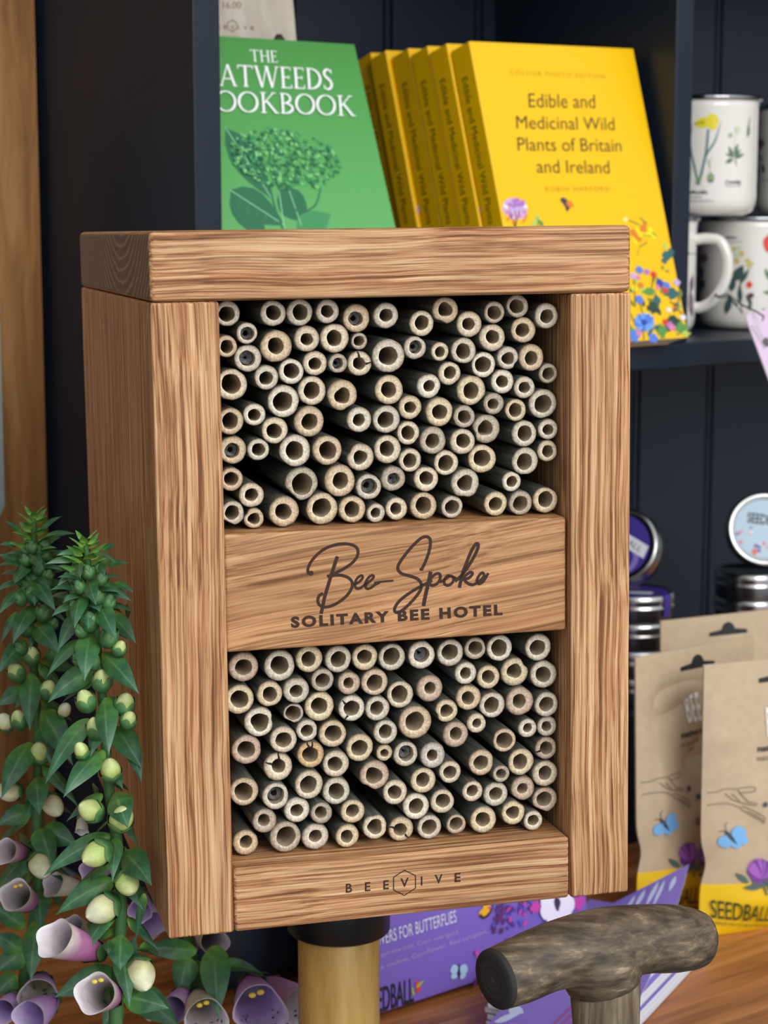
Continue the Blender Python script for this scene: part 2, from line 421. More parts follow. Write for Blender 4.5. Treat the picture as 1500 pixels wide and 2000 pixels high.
# tongue-and-groove back
mbk = MB(); pb = fl0 + EB * SD; tot = (sh1 - fl0).dot(EX)
prof = []; xg = 0.028
xs = [0.0]
while xg < tot:
    for dx, dz in ((-0.0065, 0), (-0.005, .004), (-0.0035, .0005), (0.0, .0005), (0.0015, .004), (0.003, 0)):
        prof.append((xg + dx, dz))
    xg += 0.087
prof = [(0, 0)] + prof + [(tot, 0)]
rings = [[pb + EX * x + EB * z + EZ * zz for x, z in prof] for zz in (ZK, ZTOP)]
rings = [[pb + EX * 0 + EB * .012 + EZ * ZK] + rings[0] + [pb + EX * tot + EB * .012 + EZ * ZK],
         [pb + EX * 0 + EB * .012 + EZ * ZTOP] + rings[1] + [pb + EX * tot + EB * .012 + EZ * ZTOP]]
mbk.rings(rings, 0, True)
struct(mbk.build('wall_back', navy, smooth=False))
# wooden wall seen past the unit's left end
pw = fl0 + EB * (SD - 0.004) - EX * 0.60
struct(bevbox('wall_left', Vector((pw.x, pw.y, 0)), EX * (0.60 - 0.004), EB * 0.02, EZ * ZTOP, 0.001, wallwood))
# counter
cf = Vector((0, 0.80, 0)); 
p0 = cf - EX * 0.55
cdep = (pb - p0).dot(EB) + 0.0
struct(bevbox('trim_4', Vector((p0.x, p0.y, ZK - 0.03)) + EB * 0.0, EX * 1.75, EB * (cdep - 0.025), EZ * 0.03, 0.002, counter_m))
fp = cf - EX * 0.5
struct(bevbox('trim_5', Vector((fp.x, fp.y, 0)) + EB * 0.03, EX * 1.6, EB * 0.02, EZ * (ZK - 0.03), 0.001, navy))
struct(mk('floor', [(-2, -0.5, 0), (2, -0.5, 0), (2, 3, 0), (-2, 3, 0)], [(0, 1, 2, 3)], floor_m))

# ------------------------------------------------------------------ the bee hotel
K = 0.2 / 0.24
RM = Matrix(((0.967187, -0.253745, -0.012717), (0.253846, 0.967219, 0.007007), (0.010522, -0.010005, 0.999895)))
TB = Vector((0.008622988599764915, 0.9531908636936012, -0.177444891015745)) * K + Vector((0, 0, ZC))
BM = Matrix.Translation(TB) @ RM.to_4x4()
bx, by, bz = [Vector(RM.col[i]) for i in range(3)]
HB, DB = 0.34284 * K / 2, 0.3011 * K
hotel = empty('bee_hotel', BM)
tag(hotel, 'large oak box on a black capped pole, packed with bamboo tubes in two compartments', 'bee hotel')
def BL(x, y, z): return TB + bx * x + by * y + bz * z
def bpart(name, x0, x1, y0, y1, z0, z1, m, b=0.0012, endmat=None):
    return bevbox(name, BL(x0, y0, z0), bx * (x1 - x0), by * (y1 - y0), bz * (z1 - z0), b, m, hotel, 3, endmat=endmat)
XI = 0.0728; ZT = 0.1153; ZM1, ZM0 = 0.0220, -0.0262; ZBT = -0.1158
bpart('top_beam', -0.1, 0.1, 0, DB, ZT, HB, [oak_h, oak_end], 0.0024, bx)
bpart('side_panel', -0.1, -XI, 0, DB, -HB, ZT - 0.0002, oak_v)
bpart('side_panel', XI + 0.0008, 0.1, 0, DB, -HB, ZT - 0.0002, oak_v)
mid = bpart('middle_board', -XI + 0.0002, XI - 0.0001, 0.0035, DB - 0.012, ZM0, ZM1, oak_m)
bot = bpart('bottom_board', -XI + 0.0003, XI + 0.0002, 0.0004, DB - 0.012, -HB, ZBT, oak_h, 0.0014)
bpart('back_panel', -XI, XI, DB - 0.0118, DB - 0.001, -HB, ZT - 0.0004, oak_in, 0.0006)
# burnt lettering on the middle board
fm_ = Frame(BL(0, 0.0035, 0), bx, bz)
pr = Print(fm_.pos, fm_.uv, 0.00005)
def q5(*pts): return [(420 + x * 0.47333, 1000 + y * 0.47333) for x, y in pts]
thick = lambda t: 4.6
script = [
 (q5((387,258),(383,235),(400,200),(440,160),(490,137),(540,131),(580,143),(590,170),(574,202),(535,232),(495,252),(462,266)), 3.6),
 (q5((505,183),(497,206),(480,258),(466,305),(452,352),(444,392),(437,420)), 4.2),
 (q5((466,265),(510,260),(548,270),(566,292),(560,322),(534,354),(495,381),(458,392),(434,386),(424,368),(430,345),(446,336)), 3.6),
 (q5((572,300),(592,290),(609,272),(604,262),(588,272),(577,295),(582,314),(598,314),(618,300),(634,284)), 3.2),
 (q5((614,305),(634,290),(654,270),(648,261),(632,272),(620,296),(625,315),(640,314),(660,300),(680,290)), 3.2),
 (q5((656,292),(690,287),(736,283)), 2.4),
 (q5((850,237),(858,226),(874,190),(886,150),(888,115),(874,102),(850,108),(815,140),(780,182),(757,218),(756,240),(775,256),(808,265),(838,278),(852,302),(844,328),(818,362),(784,396),(758,413),(742,410),(744,390),(768,360),(812,328),(856,303),(896,282)), 3.6),
 (q5((890,246),(884,275),(875,315),(866,355),(860,388)), 4.4),
 (q5((880,292),(895,268),(914,254),(928,258),(928,278),(914,297),(896,303),(884,296)), 3.4),
 (q5((928,290),(945,280),(968,264),(958,264),(946,280),(948,298),(964,302),(980,290),(984,272),(972,263),(990,272),(1006,276)), 3.2),
 (q5((990,285),(1020,258),(1052,212),(1078,165),(1086,136),(1076,132),(1058,160),(1038,208),(1020,256),(1008,312)), 3.8),
 (q5((1012,290),(1030,266),(1052,248),(1062,254),(1050,270),(1030,280),(1044,294),(1062,300),(1082,292)), 3.4),
 (q5((1080,292),(1096,280),(1110,262),(1102,250),(1088,264),(1080,284),(1090,296),(1108,284),(1127,252)), 3.2)]
for pts, w in script: pr.pstroke(pts, w * 1.65, burnt)
pr.pblob(q5((396, 252))[0], 5, 5, burnt); pr.pblob(q5((852, 236))[0], 4, 3.5, burnt)
pr.ptext('SOLITARY BEE HOTEL', *q5((314, 475), (1186, 422), (312, 432)), burnt, bold=0.048, space=1.3)
pr.build('burnt_lettering', mid)
fb_ = Frame(BL(0, 0.0004, 0), bx, bz); pr = Print(fb_.pos, fb_.uv, 0.00005)
def q6(x, y): return (640 + x * 0.2, 1680 + y * 0.2)
for ch, x, y, w in (('B', 207, 270, 62), ('E', 390, 255, 55), ('E', 570, 237, 55), ('V', 750, 215, 82), ('I', 917, 200, 16), ('V', 1083, 180, 76), ('E', 1268, 165, 58)):
    sl = -0.095 * w
    pr.ptext(ch, q6(x - w / 2, y + 45 - sl / 2), q6(x + w / 2, y + 45 + sl / 2), q6(x - w / 2, y - 45 - sl / 2), burnt, bold=0.02)
hx = [(748, 97), (857, 150), (857, 272), (748, 343), (643, 290), (643, 165), (748, 97)]
for a, b_ in zip(hx, hx[1:]): pr.pstroke([q6(*a), q6(*b_)], 1.9, burnt, smooth=False)
pr.build('burnt_logo', bot)

# ------------------------------------------------------------------ bamboo tubes
rind = wood('bamboo_rind', 1, [(0.3, C(80, 82, 76)), (0.55, C(114, 114, 104)), (0.75, C(150, 146, 132))], across=500, along=25, bump=0.1, rough=0.7, warp=0.001, pores=0.3)
bore = plain('bamboo_bore', C(186, 168, 142), 0.7, noise=0.4, nscale=500)
cutend = attrmat('bamboo_cut_end', [(0.0, C(255, 247, 228)), (0.13, C(248, 240, 222)), (0.30, C(228, 217, 198)), (0.62, C(210, 197, 178)), (0.84, C(168, 155, 137)), (1.0, C(104, 96, 86))],
                 rough=0.8, mott=0.36, mscale=900, objtint=True, bump=0.35)
webm = plain('cobweb', C(96, 98, 96), 0.6, noise=0.9, nscale=700)
crackm = plain('crack_dark', C(36, 28, 22), 0.9)
RD = 0.0135                          # how far the cut ends sit behind the front
def bloc(px, py, d):
    r = ray(px, py); p0_ = TB + by * d; k = (p0_ - EYE).dot(by) / r.dot(by); p = EYE + r * k
    return Vector(((p - TB).dot(bx), d, (p - TB).dot(bz))), k
# (x, y, outer radius, hole radius, tone, extra) in the four crops they were read from
TA = [(150,205,95,60,'g'),(528,205,97,57,'g'),(735,200,100,60,'g'),(945,190,90,48,'g'),(1168,245,105,55,'t','w'),(1395,222,97,50,'g'),(325,375,80,52,'g','w'),(170,490,82,50,'t'),
(330,560,103,60,'g','w'),(540,470,120,62,'t'),(787,395,97,47,'c'),(1000,402,110,60,'c'),(1190,422,63,40,'d'),(1022,585,73,42,'d','w'),(852,590,93,48,'c'),(1190,580,93,48,'c','k'),
(1418,530,125,72,'g'),(470,680,92,52,'g'),(665,648,95,60,'w'),(210,745,118,75,'c'),(812,800,108,64,'c'),(1055,835,115,60,'t','o'),(1420,797,110,60,'y'),(595,872,120,75,'w'),
(200,1035,100,62,'t'),(392,1005,85,47,'w'),(548,1105,100,58,'c'),(803,1037,115,62,'t'),(1190,1025,95,47,'w'),(1400,1020,105,62,'g'),(220,1258,105,58,'t','w'),(412,1248,83,50,'g'),
(690,1275,120,70,'w'),(930,1260,112,68,'t'),(1210,1312,103,53,'c','o'),(1412,1262,105,58,'c'),(205,1485,88,54,'t'),(360,1608,95,50,'c'),(760,1515,125,82,'d','f'),(1045,1520,120,62,'t'),
(1248,1540,97,62,'g','w'),(1450,1480,95,47,'d','w'),(215,1745,90,55,'g','f'),(378,1805,77,45,'t','o'),(615,1755,115,62,'t'),(913,1730,120,72,'y','s'),(1143,1735,103,60,'t'),(1305,1770,72,38,'g'),(1460,1715,85,45,'c')]
TBB = [(333,293,95,55,'c'),(502,187,100,55,'t','o'),(702,297,98,48,'c'),(888,205,82,53,'d'),(1068,150,87,55,'d'),(1320,225,95,52,'g'),(250,465,87,50,'g','w'),(470,500,70,40,'c'),
(668,500,97,58,'g'),(880,400,102,52,'c'),(1115,330,97,53,'t'),(1000,548,85,48,'g','o'),(1180,575,100,52,'t'),(1328,635,75,47,'d'),(550,675,88,48,'c'),(825,620,95,62,'w'),(388,775,92,44,'w'),
(705,805,112,62,'y'),(960,735,90,47,'w'),(1110,787,83,44,'g'),(1310,905,110,68,'g'),(240,930,90,45,'y'),(470,965,108,58,'y'),(660,1005,85,50,'d'),(890,890,82,42,'d'),(1055,950,83,52,'y'),
(820,1085,108,58,'d','o'),(230,1130,88,53,'c'),(440,1210,103,55,'d'),(635,1195,97,55,'c'),(1120,1140,98,58,'g'),(1335,1098,78,42,'w'),(1310,1248,80,45,'c'),(240,1345,88,54,'c'),(535,1365,95,60,'c'),
(770,1345,108,65,'y'),(1135,1350,103,62,'g'),(365,1475,95,53,'c'),(620,1522,110,60,'g','o'),(1055,1525,75,42,'w'),(345,1685,103,63,'t'),(591,1710,85,55,'g'),(900,1695,92,52,'y'),(1140,1685,92,57,'d'),(1330,1672,98,60,'y'),(130,1715,88,45,'c')]
TCC = [(225,335,115,65,'p'),(515,328,120,72,'g'),(745,280,105,58,'y'),(975,280,105,62,'g'),(1180,260,102,57,'y'),(1400,258,105,68,'g'),(190,595,115,70,'y'),(435,545,100,58,'y'),(640,520,102,50,'g'),(850,440,90,56,'d'),
(1060,465,90,42,'p'),(1262,455,105,64,'t'),(345,770,115,72,'w','o'),(625,705,78,60,'d','f'),(818,650,115,65,'y'),(1085,660,103,62,'w','k'),(1285,675,97,54,'g'),(725,830,85,48,'g'),(250,985,115,68,'p'),
(548,920,105,62,'c'),(930,865,108,66,'t'),(500,1120,112,55,'c','k'),(762,1020,105,62,'a','k'),(965,1105,105,58,'c'),(1130,985,108,64,'y'),(1345,850,95,54,'g'),(1340,1005,65,32,'t'),(1262,1190,115,66,'p','o'),
(230,1320,112,72,'t'),(490,1355,105,68,'g','w'),(740,1275,112,68,'c'),(955,1335,108,64,'g'),(1430,1330,98,55,'c'),(400,1560,95,48,'d'),(652,1475,100,50,'w'),(835,1495,85,48,'d'),(1075,1475,95,52,'y'),
(240,1725,100,50,'t'),(560,1700,122,78,'d'),(798,1705,105,50,'g'),(1050,1705,92,50,'y'),(1265,1600,97,60,'c','o')]
TDD = [(255,240,108,62,'w','w'),(485,225,105,64,'g'),(680,188,86,55,'d'),(873,185,102,66,'w'),(1180,180,105,62,'g'),(605,390,88,45,'w'),(785,415,92,52,'y'),(995,390,110,58,'y','o'),(1290,388,108,62,'g'),(88,555,105,68,'c'),
(320,505,105,46,'p'),(465,675,90,50,'y','o'),(645,585,100,52,'t'),(840,630,102,62,'g'),(1075,610,112,55,'p'),(1310,625,97,58,'g'),(205,770,130,75,'t'),(700,770,78,36,'c'),(525,868,102,50,'p'),(1095,820,75,36,'w'),
(1255,815,80,40,'g'),(912,915,92,65,'t'),(1280,975,88,52,'p','k'),(735,1095,102,58,'t'),(1045,1090,105,60,'y'),(130,1025,97,62,'g','w'),(345,1040,102,44,'l'),(480,1165,88,52,'c'),(880,1180,68,40,'d'),
(268,1245,100,56,'y'),(660,1320,82,46,'c'),(855,1350,97,52,'g'),(1083,1285,95,42,'p'),(1295,1185,102,55,'c'),(225,1460,105,60,'w'),(420,1400,95,57,'c'),(985,1470,95,52,'y','o'),(1300,1415,100,60,'p','f'),
(100,1640,98,52,'t','k'),(300,1632,95,60,'g'),(530,1580,78,52,'p'),(745,1545,105,58,'y'),(1170,1575,78,44,'w')]
tubes = []
for lst, ox, oy, sc in ((TA, 400, 560, .25333), (TBB, 740, 560, .25333), (TCC, 420, 1220, .24667), (TDD, 760, 1220, .24667)):
    for t in lst:
        tubes.append(dict(px=ox + t[0] * sc, py=oy + t[1] * sc, r=t[2] * sc, h=t[3] * sc, tone=t[4], ex=t[5] if len(t) > 5 else ''))
tubes = [t for i, t in enumerate(tubes) if all(math.hypot(t['px'] - u['px'], t['py'] - u['py']) > 12 for u in tubes[:i])]
for t in tubes:
    t['d'] = RD + random.uniform(-0.0012, 0.0012)
    p, k = bloc(t['px'], t['py'], t['d']); t['p'] = p; t['R'] = t['r'] * k / FPX * 1.06; t['H'] = t['h'] * k / FPX
    t['low'] = p.z < 0
def clampt(a):
    lo, hi = (ZBT, ZM0) if a['low'] else (ZM1, ZT); g = a['R'] + 0.00025
    a['p'].x = min(max(a['p'].x, -XI + g), XI - g); a['p'].z = min(max(a['p'].z, lo + g), hi - g)
for it in range(60):                 # let no two tubes cut into one another, nor into the boards
    for i, a in enumerate(tubes):
        for b_ in tubes[:i]:
            dx = a['p'].x - b_['p'].x; dz = a['p'].z - b_['p'].z; dd = math.hypot(dx, dz) or 1e-9; sm = (a['R'] + b_['R']) * 1.003
            if dd < sm:
                k = (sm - dd) * 0.5 / dd * 0.6
                a['p'].x += dx * k; a['p'].z += dz * k; b_['p'].x -= dx * k; b_['p'].z -= dz * k
    for a in tubes: clampt(a)
for i, a in enumerate(tubes):
    for b_ in tubes[:i]:
        dd = math.hypot(a['p'].x - b_['p'].x, a['p'].z - b_['p'].z); sm = (a['R'] + b_['R']) * 1.002
        if dd < sm: f = dd / sm; a['R'] *= f; b_['R'] *= f
for t in tubes: t['H'] = min(t['H'], t['R'] * 0.72)
TONE = {'g': (0.90, 0.89, 0.87), 't': (0.92, 0.80, 0.66), 'c': (1.0, 0.95, 0.85), 'w': (1.06, 1.06, 1.04), 'd': (0.70, 0.66, 0.62), 'y': (1.0, 0.92, 0.74), 'p': (0.80, 0.68, 0.62), 'a': (0.95, 0.72, 0.45), 'l': (0.86, 0.86, 0.92)}
TW = {'g': 'greyish', 't': 'tan', 'c': 'cream', 'w': 'whitish', 'd': 'dull grey', 'y': 'yellowish cream', 'p': 'pinkish brown', 'a': 'amber', 'l': 'pale lilac grey'}
ORD = ['', 'first', 'second', 'third', 'fourth', 'fifth', 'sixth', 'seventh', 'eighth', 'ninth', 'tenth', 'eleventh', 'twelfth', 'thirteenth', 'fourteenth', 'fifteenth', 'sixteenth', 'seventeenth', 'eighteenth']
for low in (False, True):            # rows, counted from the top
    tt = sorted([t for t in tubes if t['low'] == low], key=lambda t: -t['p'].z)
    n = 8 if not low else 8; per = math.ceil(len(tt) / n)
    for i in range(0, len(tt), per):
        for j, t in enumerate(sorted(tt[i:i + per], key=lambda t: t['p'].x)): t['row'] = i // per + 1; t['col'] = j + 1
NS = 30
for t in tubes:
    R, H, ex = t['R'], t['H'], t['ex']
    ph = [random.uniform(0, 2 * pi) for _ in range(4)]
    am = (random.uniform(.005, .04), random.uniform(.005, .035), random.uniform(.006, .018))
    fa = random.uniform(0, 2 * pi) if ex != 'f' else random.uniform(3.8, 5.4)
    def ro(th):
        k = 1 + am[0] * math.cos(2 * th + ph[0]) + am[1] * math.cos(3 * th + ph[1]) + am[2] * math.cos(9 * th + ph[2])
        dth = (th - fa + pi) % (2 * pi) - pi
        if ex == 'f': k *= min(1.0, 0.80 / max(math.cos(dth), 0.3)) if abs(dth) < 0.9 else 1
        if ex == 'o': k *= 1 - 0.16 * math.exp(-(dth / 0.35) ** 2) + 0.05 * math.exp(-((abs(dth) - 0.7) / 0.25) ** 2)
        return min(k, 1.0) if k < 1.02 else 1.0
    ecc = (random.uniform(-.06, .06) * R, random.uniform(-.06, .06) * R)
    def ri(th): return H * (1 + 0.04 * math.cos(2 * th + ph[3]) + 0.02 * math.cos(5 * th + ph[1]) + (0.07 * math.cos(3 * th + ph[0]) if ex == 'o' else 0))
    def ring(fr, y, cx=0, cz=0): return [(cx + fr(2 * pi * j / NS) * math.cos(2 * pi * j / NS), y, cz + fr(2 * pi * j / NS) * math.sin(2 * pi * j / NS)) for j in range(NS)]
    a0 = random.uniform(-0.008, 0.008); a1 = random.uniform(-0.008, 0.008)
    TM = BM @ Matrix.Translation(t['p'])
    L_ = DB - 0.013 - t['d'] - random.uniform(0.001, 0.006)
    mb = MB()
    oR = lambda th: R * ro(th)
    rs = [ring(oR, y) for y in (L_, L_ * 0.5, 0.02, 0.0006)]
    mb.rings(rs, 0, True, True, False)
    mb.rings([ring(ri, 0.0003, *ecc), ring(lambda th: ri(th) * .97, .006, *ecc), ring(lambda th: ri(th) * .95, .03, *ecc), ring(lambda th: ri(th) * .9, .06, *ecc)], 1, True, False, True)
    for i in range(len(mb.v)):       # world space
        mb.v[i] = TM @ mb.v[i]
    o = mb.build('bamboo_tube', [rind, bore], M=TM, attrs=False)
    ce = MB(); rr_ = []; tt_ = []
    for f, y in ((0, .0008), (0.02, .0003), (.10, -.0001), (.45, -.0002), (.8, -.0001), (.94, .0001), (1.0, .0008)):
        rr_.append([Vector((ecc[0] * (1 - f), y, ecc[1] * (1 - f))) + Vector((math.cos(2 * pi * j / NS), 0, math.sin(2 * pi * j / NS))) * (ri(2 * pi * j / NS) * (1 - f) + oR(2 * pi * j / NS) * f) + Vector((0, random.uniform(-.0001, .0001), 0)) for j in range(NS)]); tt_.append(f)
    ce.rings(rr_, 0, True, tt=tt_)
    ce.v = [TM @ v for v in ce.v]
    c = ce.build('cut_end', cutend, o)
    br_ = random.uniform(.94, 1.05); c.color = tuple(min(k * br_, 1.1) for k in TONE[t['tone']]) + (1,)
    o.color = (random.uniform(.7, 1.1),) * 3 + (1,)
    adj = 'wide' if t['r'] > 27 else ('slim' if t['r'] < 21.5 else 'bamboo')
    if ex == 'w':
        wb = MB(); r_ = []
        for k in (1.0, .75, .45, .2): r_.append([Vector((ecc[0], .0035 + random.uniform(0, .003) * (1.2 - k), ecc[1])) + Vector((math.cos(2 * pi * j / 16), 0, math.sin(2 * pi * j / 16))) * ri(0) * k * 0.93 * random.uniform(.85, 1.0) for j in range(16)])
        wb.rings(r_[:3] if random.random() < .6 else r_, 0, True); wb.v = [TM @ v for v in wb.v]
        wb.build('cobweb_plug', webm, o); adj = 'cobwebbed'
    if ex == 'k':
        kb = MB()
        for _ in range(2):
            th = random.uniform(0, 2 * pi); n_ = Vector((-math.sin(th), 0, math.cos(th))); u_ = Vector((math.cos(th), 0, math.sin(th)))
            pts = [Vector((ecc[0], -.00035, ecc[1])) + u_ * (H + (R * .97 - H) * f) + n_ * random.uniform(-.0003, .0003) for f in (0, .33, .66, 1)]
            w_ = [.0005, .0004, .0003, .0002]
            vs = []; 
            for p_, w2 in zip(pts, w_): vs += [TM @ (p_ + n_ * w2), TM @ (p_ - n_ * w2)]
            kb.add(vs, [(2 * i, 2 * i + 1, 2 * i + 3, 2 * i + 2) for i in range(3)])
        kb.build('crack_line', crackm, o, attrs=False); adj = 'cracked'
    if ex == 'f': adj = 'flattened'
    words = '%s %s tube, %s from left in %s row of the %s compartment' % (TW[t['tone']], adj, ORD[t['col']], ORD[t['row']], 'lower' if t['low'] else 'upper')
    tag(o, words, 'bamboo tube', 'bamboo tubes in the %s compartment' % ('lower' if t['low'] else 'upper'))
    for ob_, sc_ in ((o, 0),): ob_.data.update()

# pole under the hotel
capm = plain('black_plastic', C(22, 22, 26), 0.35, spec=0.5)
bampole = wood('bamboo_pole', 2, [(0.3, C(172, 126, 62)), (0.5, C(204, 160, 88)), (0.75, C(222, 186, 118))], across=60, along=8, bump=0.04, warp=0.004, pores=0.15, rough=0.35)
pp = BL(-0.0065, 0.094, -HB); pole = empty('hotel_pole', (pp.x, pp.y, ZK))
tag(pole, 'thick golden bamboo pole with a black cap holding up the oak box', 'pole')
s_ = pxm(pp + Vector((0, 0, -.05)))
rp_ = 80 * s_; rc_ = 100 * s_
mb = MB(); zt_ = pp.z - 0.012
mb.lathe((pp.x, pp.y, ZK), (0, 0, 1), [(rp_ * 1.01, 0), (rp_ * 1.0, .05), (rp_ * 1.0, .1), (rp_, zt_ - ZK)], 48, 0, True, True)
mb.build('bamboo_shaft', bampole, pole)
zcb = at(685, 1852, (pp.y - rc_)).z
mb = MB(); h_ = pp.z - 0.0006 - zcb
mb.lathe((pp.x, pp.y, zcb), (0, 0, 1), [(rp_ * 1.004, 0.001), (rc_ - .001, 0.0), (rc_, .001), (rc_, h_ - .001), (rc_ - .001, h_)], 48, 0, True, True)
mb.build('black_cap', capm, pole)

# ------------------------------------------------------------------ books on the shelf
yel = plain('yellow_cover', C(252, 198, 0), 0.38, spec=0.4)
pages = plain('book_pages', C(226, 218, 212), 0.8, noise=0.15, nscale=400)
cream_back = plain('back_cover', C(236, 190, 10), 0.4)
def axes(psi, lean, roll):
    e_ = Vector((math.cos(psi), math.sin(psi), 0)); b_ = Vector((-math.sin(psi), math.cos(psi), 0))
    up = b_ * math.sin(lean) + EZ * math.cos(lean)
    e2 = e_ * math.cos(roll) + up * math.sin(roll); u2 = up * math.cos(roll) - e_ * math.sin(roll)
    return e2, u2
def book(name, br, e_, up, w, h, t, mats, cov=0.0006, round_=0.0012):
    """br = lower right front corner, e_ = to the right, up; the spine is on the left"""
    nb = up.cross(e_) * -1.0 if False else e_.cross(up) * -1.0   # into the book, away from the reader
    bl = br - e_ * w
    M = Matrix.Translation(bl); root = empty(name, M)
    cv = MB()
    # cover: front, rounded spine, back as one bent sheet with thickness
    prof = [(w, 0)]
    for k in range(7):
        a = k / 6 * pi / 2; prof.append((round_ * (1 - math.sin(a)), round_ * (1 - math.cos(a))))
    for k in range(7):
        a = k / 6 * pi / 2; prof.append((round_ * (1 - math.cos(a)), t - round_ * (1 - math.sin(a))))
    prof.append((w, t))
    inn = [(max(x, cov) if x < w else x, min(max(y, cov), t - cov)) for x, y in prof]
    def P(x, y, z): return bl + e_ * x + nb * y + up * z
    loop = prof + inn[::-1]
    cv.rings([[P(x, y, 0) for x, y in loop], [P(x, y, h) for x, y in loop]], 0, True, True, True)
    c_ = cv.build('cover', mats[0], root, attrs=False, smooth=False)
    pgb = MB(); pgb.box(P(cov + .0004, cov, 0.0003), e_ * (w - cov - .0012), nb * (t - 2 * cov), up * (h - .0006))
    pgb.build('page_block', mats[1], root, smooth=False, attrs=False)
    return root, c_, bl, nb
YE, YU = axes(math.radians(36), math.radians(16.1), math.radians(0.9))
YB = -YE.cross(YU)
ybr = at(1344, 659, 1.388)
YWD, YH, YT = 0.149, 0.21, 0.0205
ybook, ycover, ybl, _ = book('yellow_book', ybr, YE, YU, YWD, YH, YT, (yel, pages))
tag(ybook, 'yellow plant book at the front of its row, cover showing, printed with wild flowers', 'book', 'yellow books leaning in a row')
yf = Frame(ybl, YE, YU)
def y4(x, y): return (680 + x * 0.45333, 60 + y * 0.45333)
dk = ink('ink_brown', 70, 48, 10); gold = ink('ink_gold', 190, 138, 10)
pr = Print(yf.pos, yf.uv, 0.0001)
pr.ptext('COLOUR PHOTO EDITION', y4(695, 189), y4(1106, 207), y4(696, 168), gold, space=1.25)
pr.ptext('Edible and', y4(778, 330), y4(1065, 334), y4(775, 266), dk)
pr.ptext('Medicinal Wild', y4(725, 422), y4(1148, 429), y4(722, 362), dk)
pr.ptext('Plants of Britain', y4(731, 517), y4(1178, 521), y4(727, 456), dk)
pr.ptext('and Ireland', y4(813, 612), y4(1127, 615), y4(809, 552), dk)
pr.ptext('ROBIN HARFORD', y4(850, 692), y4(1125, 691), y4(849, 671), gold, space=1.25)
pr.build('title_lettering', ycover)
random.seed(21)
pr = Print(yf.pos, yf.uv, 0.0001, 0.000006)
def y7(x, y): return (960 + x * 0.26667, 360 + y * 0.26667)
blue = ink('print_blue', 84, 130, 222); blue2 = ink('print_deep_blue', 50, 66, 170); pink = ink('print_pink', 226, 130, 170); red = ink('print_red', 222, 60, 40)
teal = ink('print_teal', 50, 104, 104); green = ink('print_green', 92, 150, 70); dgreen = ink('print_dark_green', 40, 70, 58); mauve = ink('print_mauve', 178, 120, 190)
lil = ink('print_lilac', 206, 176, 226); white = ink('print_white', 240, 236, 238); sun = ink('print_sun', 255, 232, 10); orange = ink('print_orange', 226, 130, 30); brown = ink('print_brown', 110, 66, 40); olive = ink('print_olive', 128, 132, 40)
# bee
pr.pblob(y7(548, 150), 5, 11, brown, rot=.5); pr.pblob(y7(530, 120), 7, 6, ink('print_slate', 70, 60, 80)); pr.pleaf(y7(545, 130), y7(606, 160), 10, orange); pr.pleaf(y7(550, 160), y7(556, 205), 6, dgreen)
pr.build('bee_print', ycover); pr = Print(yf.pos, yf.uv, 0.0001, 0.000006)
# round pink flower head
pr.pblob(y7(172, 180), 25, 21, lil, jit=.08)
for i in range(34):
    a = random.uniform(0, 2 * pi); r = 82 * math.sqrt(random.random())
    pr.pblob(y7(172 + r * math.cos(a), 178 + r * .85 * math.sin(a)), random.uniform(3, 5), random.uniform(3, 5), random.choice([mauve, pink, lil, mauve, white]), lobes=5)
for x in (130, 172, 205): pr.pstroke([y7(172, 330), y7((172 + x) / 2, 250), y7(x, 190)], 1.4, brown)
for x, y in ((110, 270), (150, 290), (225, 280), (240, 250)): pr.pleaf(y7(x, y), y7(x + 22, y - 30), 4, orange)
pr.pblob(y7(335, 240), 5, 5, ink('print_lime', 190, 210, 90)); pr.pleaf(y7(290, 300), y7(345, 255), 9, ink('print_lime', 190, 210, 90)); pr.pleaf(y7(380, 305), y7(335, 260), 8, green); pr.pstroke([y7(335, 240), y7(338, 420)], 1.5, green)
pr.build('pink_flower_print', ycover); pr = Print(yf.pos, yf.uv, 0.0001, 0.000006)
# yellow gorse
for i in range(16): pr.pblob(y7(1110 + random.gauss(0, 45), 365 + random.gauss(0, 30)), random.uniform(4, 9), random.uniform(4, 9), random.choice([sun, sun, orange]), lobes=5)
pr.pblob(y7(980, 258), 5, 3.5, ink('print_pale', 255, 240, 150)); pr.pstroke([y7(1005, 262), y7(1090, 302)], 2.2, olive); pr.pstroke([y7(1085, 245), y7(1140, 290)], 2.2, olive)
pr.pstroke([y7(1080, 460), y7(1140, 425)], 2, olive); pr.pstroke([y7(1175, 350), y7(1210, 382)], 2.5, olive); pr.pstroke([y7(1075, 470), y7(1068, 520)], 1.2, olive); pr.pstroke([y7(1100, 370), y7(1175, 380)], 1.4, olive)
pr.build('gorse_print', ycover); pr = Print(yf.pos, yf.uv, 0.0001, 0.000006)
# flowers at the foot of the cover
for i in range(46):
    x = random.uniform(560, 1380); y = random.uniform(720, 1130)
    if y < 700 + max(0, (900 - x)) * .1: continue
    pr.pleaf(y7(x, y), y7(x + random.uniform(-60, 60), y - random.uniform(20, 90)), random.uniform(3, 9), random.choice([green, teal, dgreen, olive, ink('print_lime', 190, 210, 90)]))
for x, y, a, b_, mt in ((1285, 520, 11, 9, teal), (1310, 495, 8, 6, teal), (1265, 560, 6, 7, teal), (1270, 455, 5, 6, ink('print_lime', 190, 210, 90)), (1250, 610, 3, 4, olive), (1285, 635, 4, 3, green), (1155, 785, 13, 8, green), (1320, 800, 15, 11, teal), (1180, 905, 13, 12, dgreen), (1245, 1075, 10, 14, green), (1385, 1050, 13, 13, green), (1330, 1000, 14, 12, dgreen), (1210, 850, 8, 12, teal), (1020, 1070, 7, 9, green), (1420, 1095, 10, 5, ink('print_lime', 190, 210, 90))):
    pr.pblob(y7(x, y), a, b_, mt, lobes=4, jit=.2)
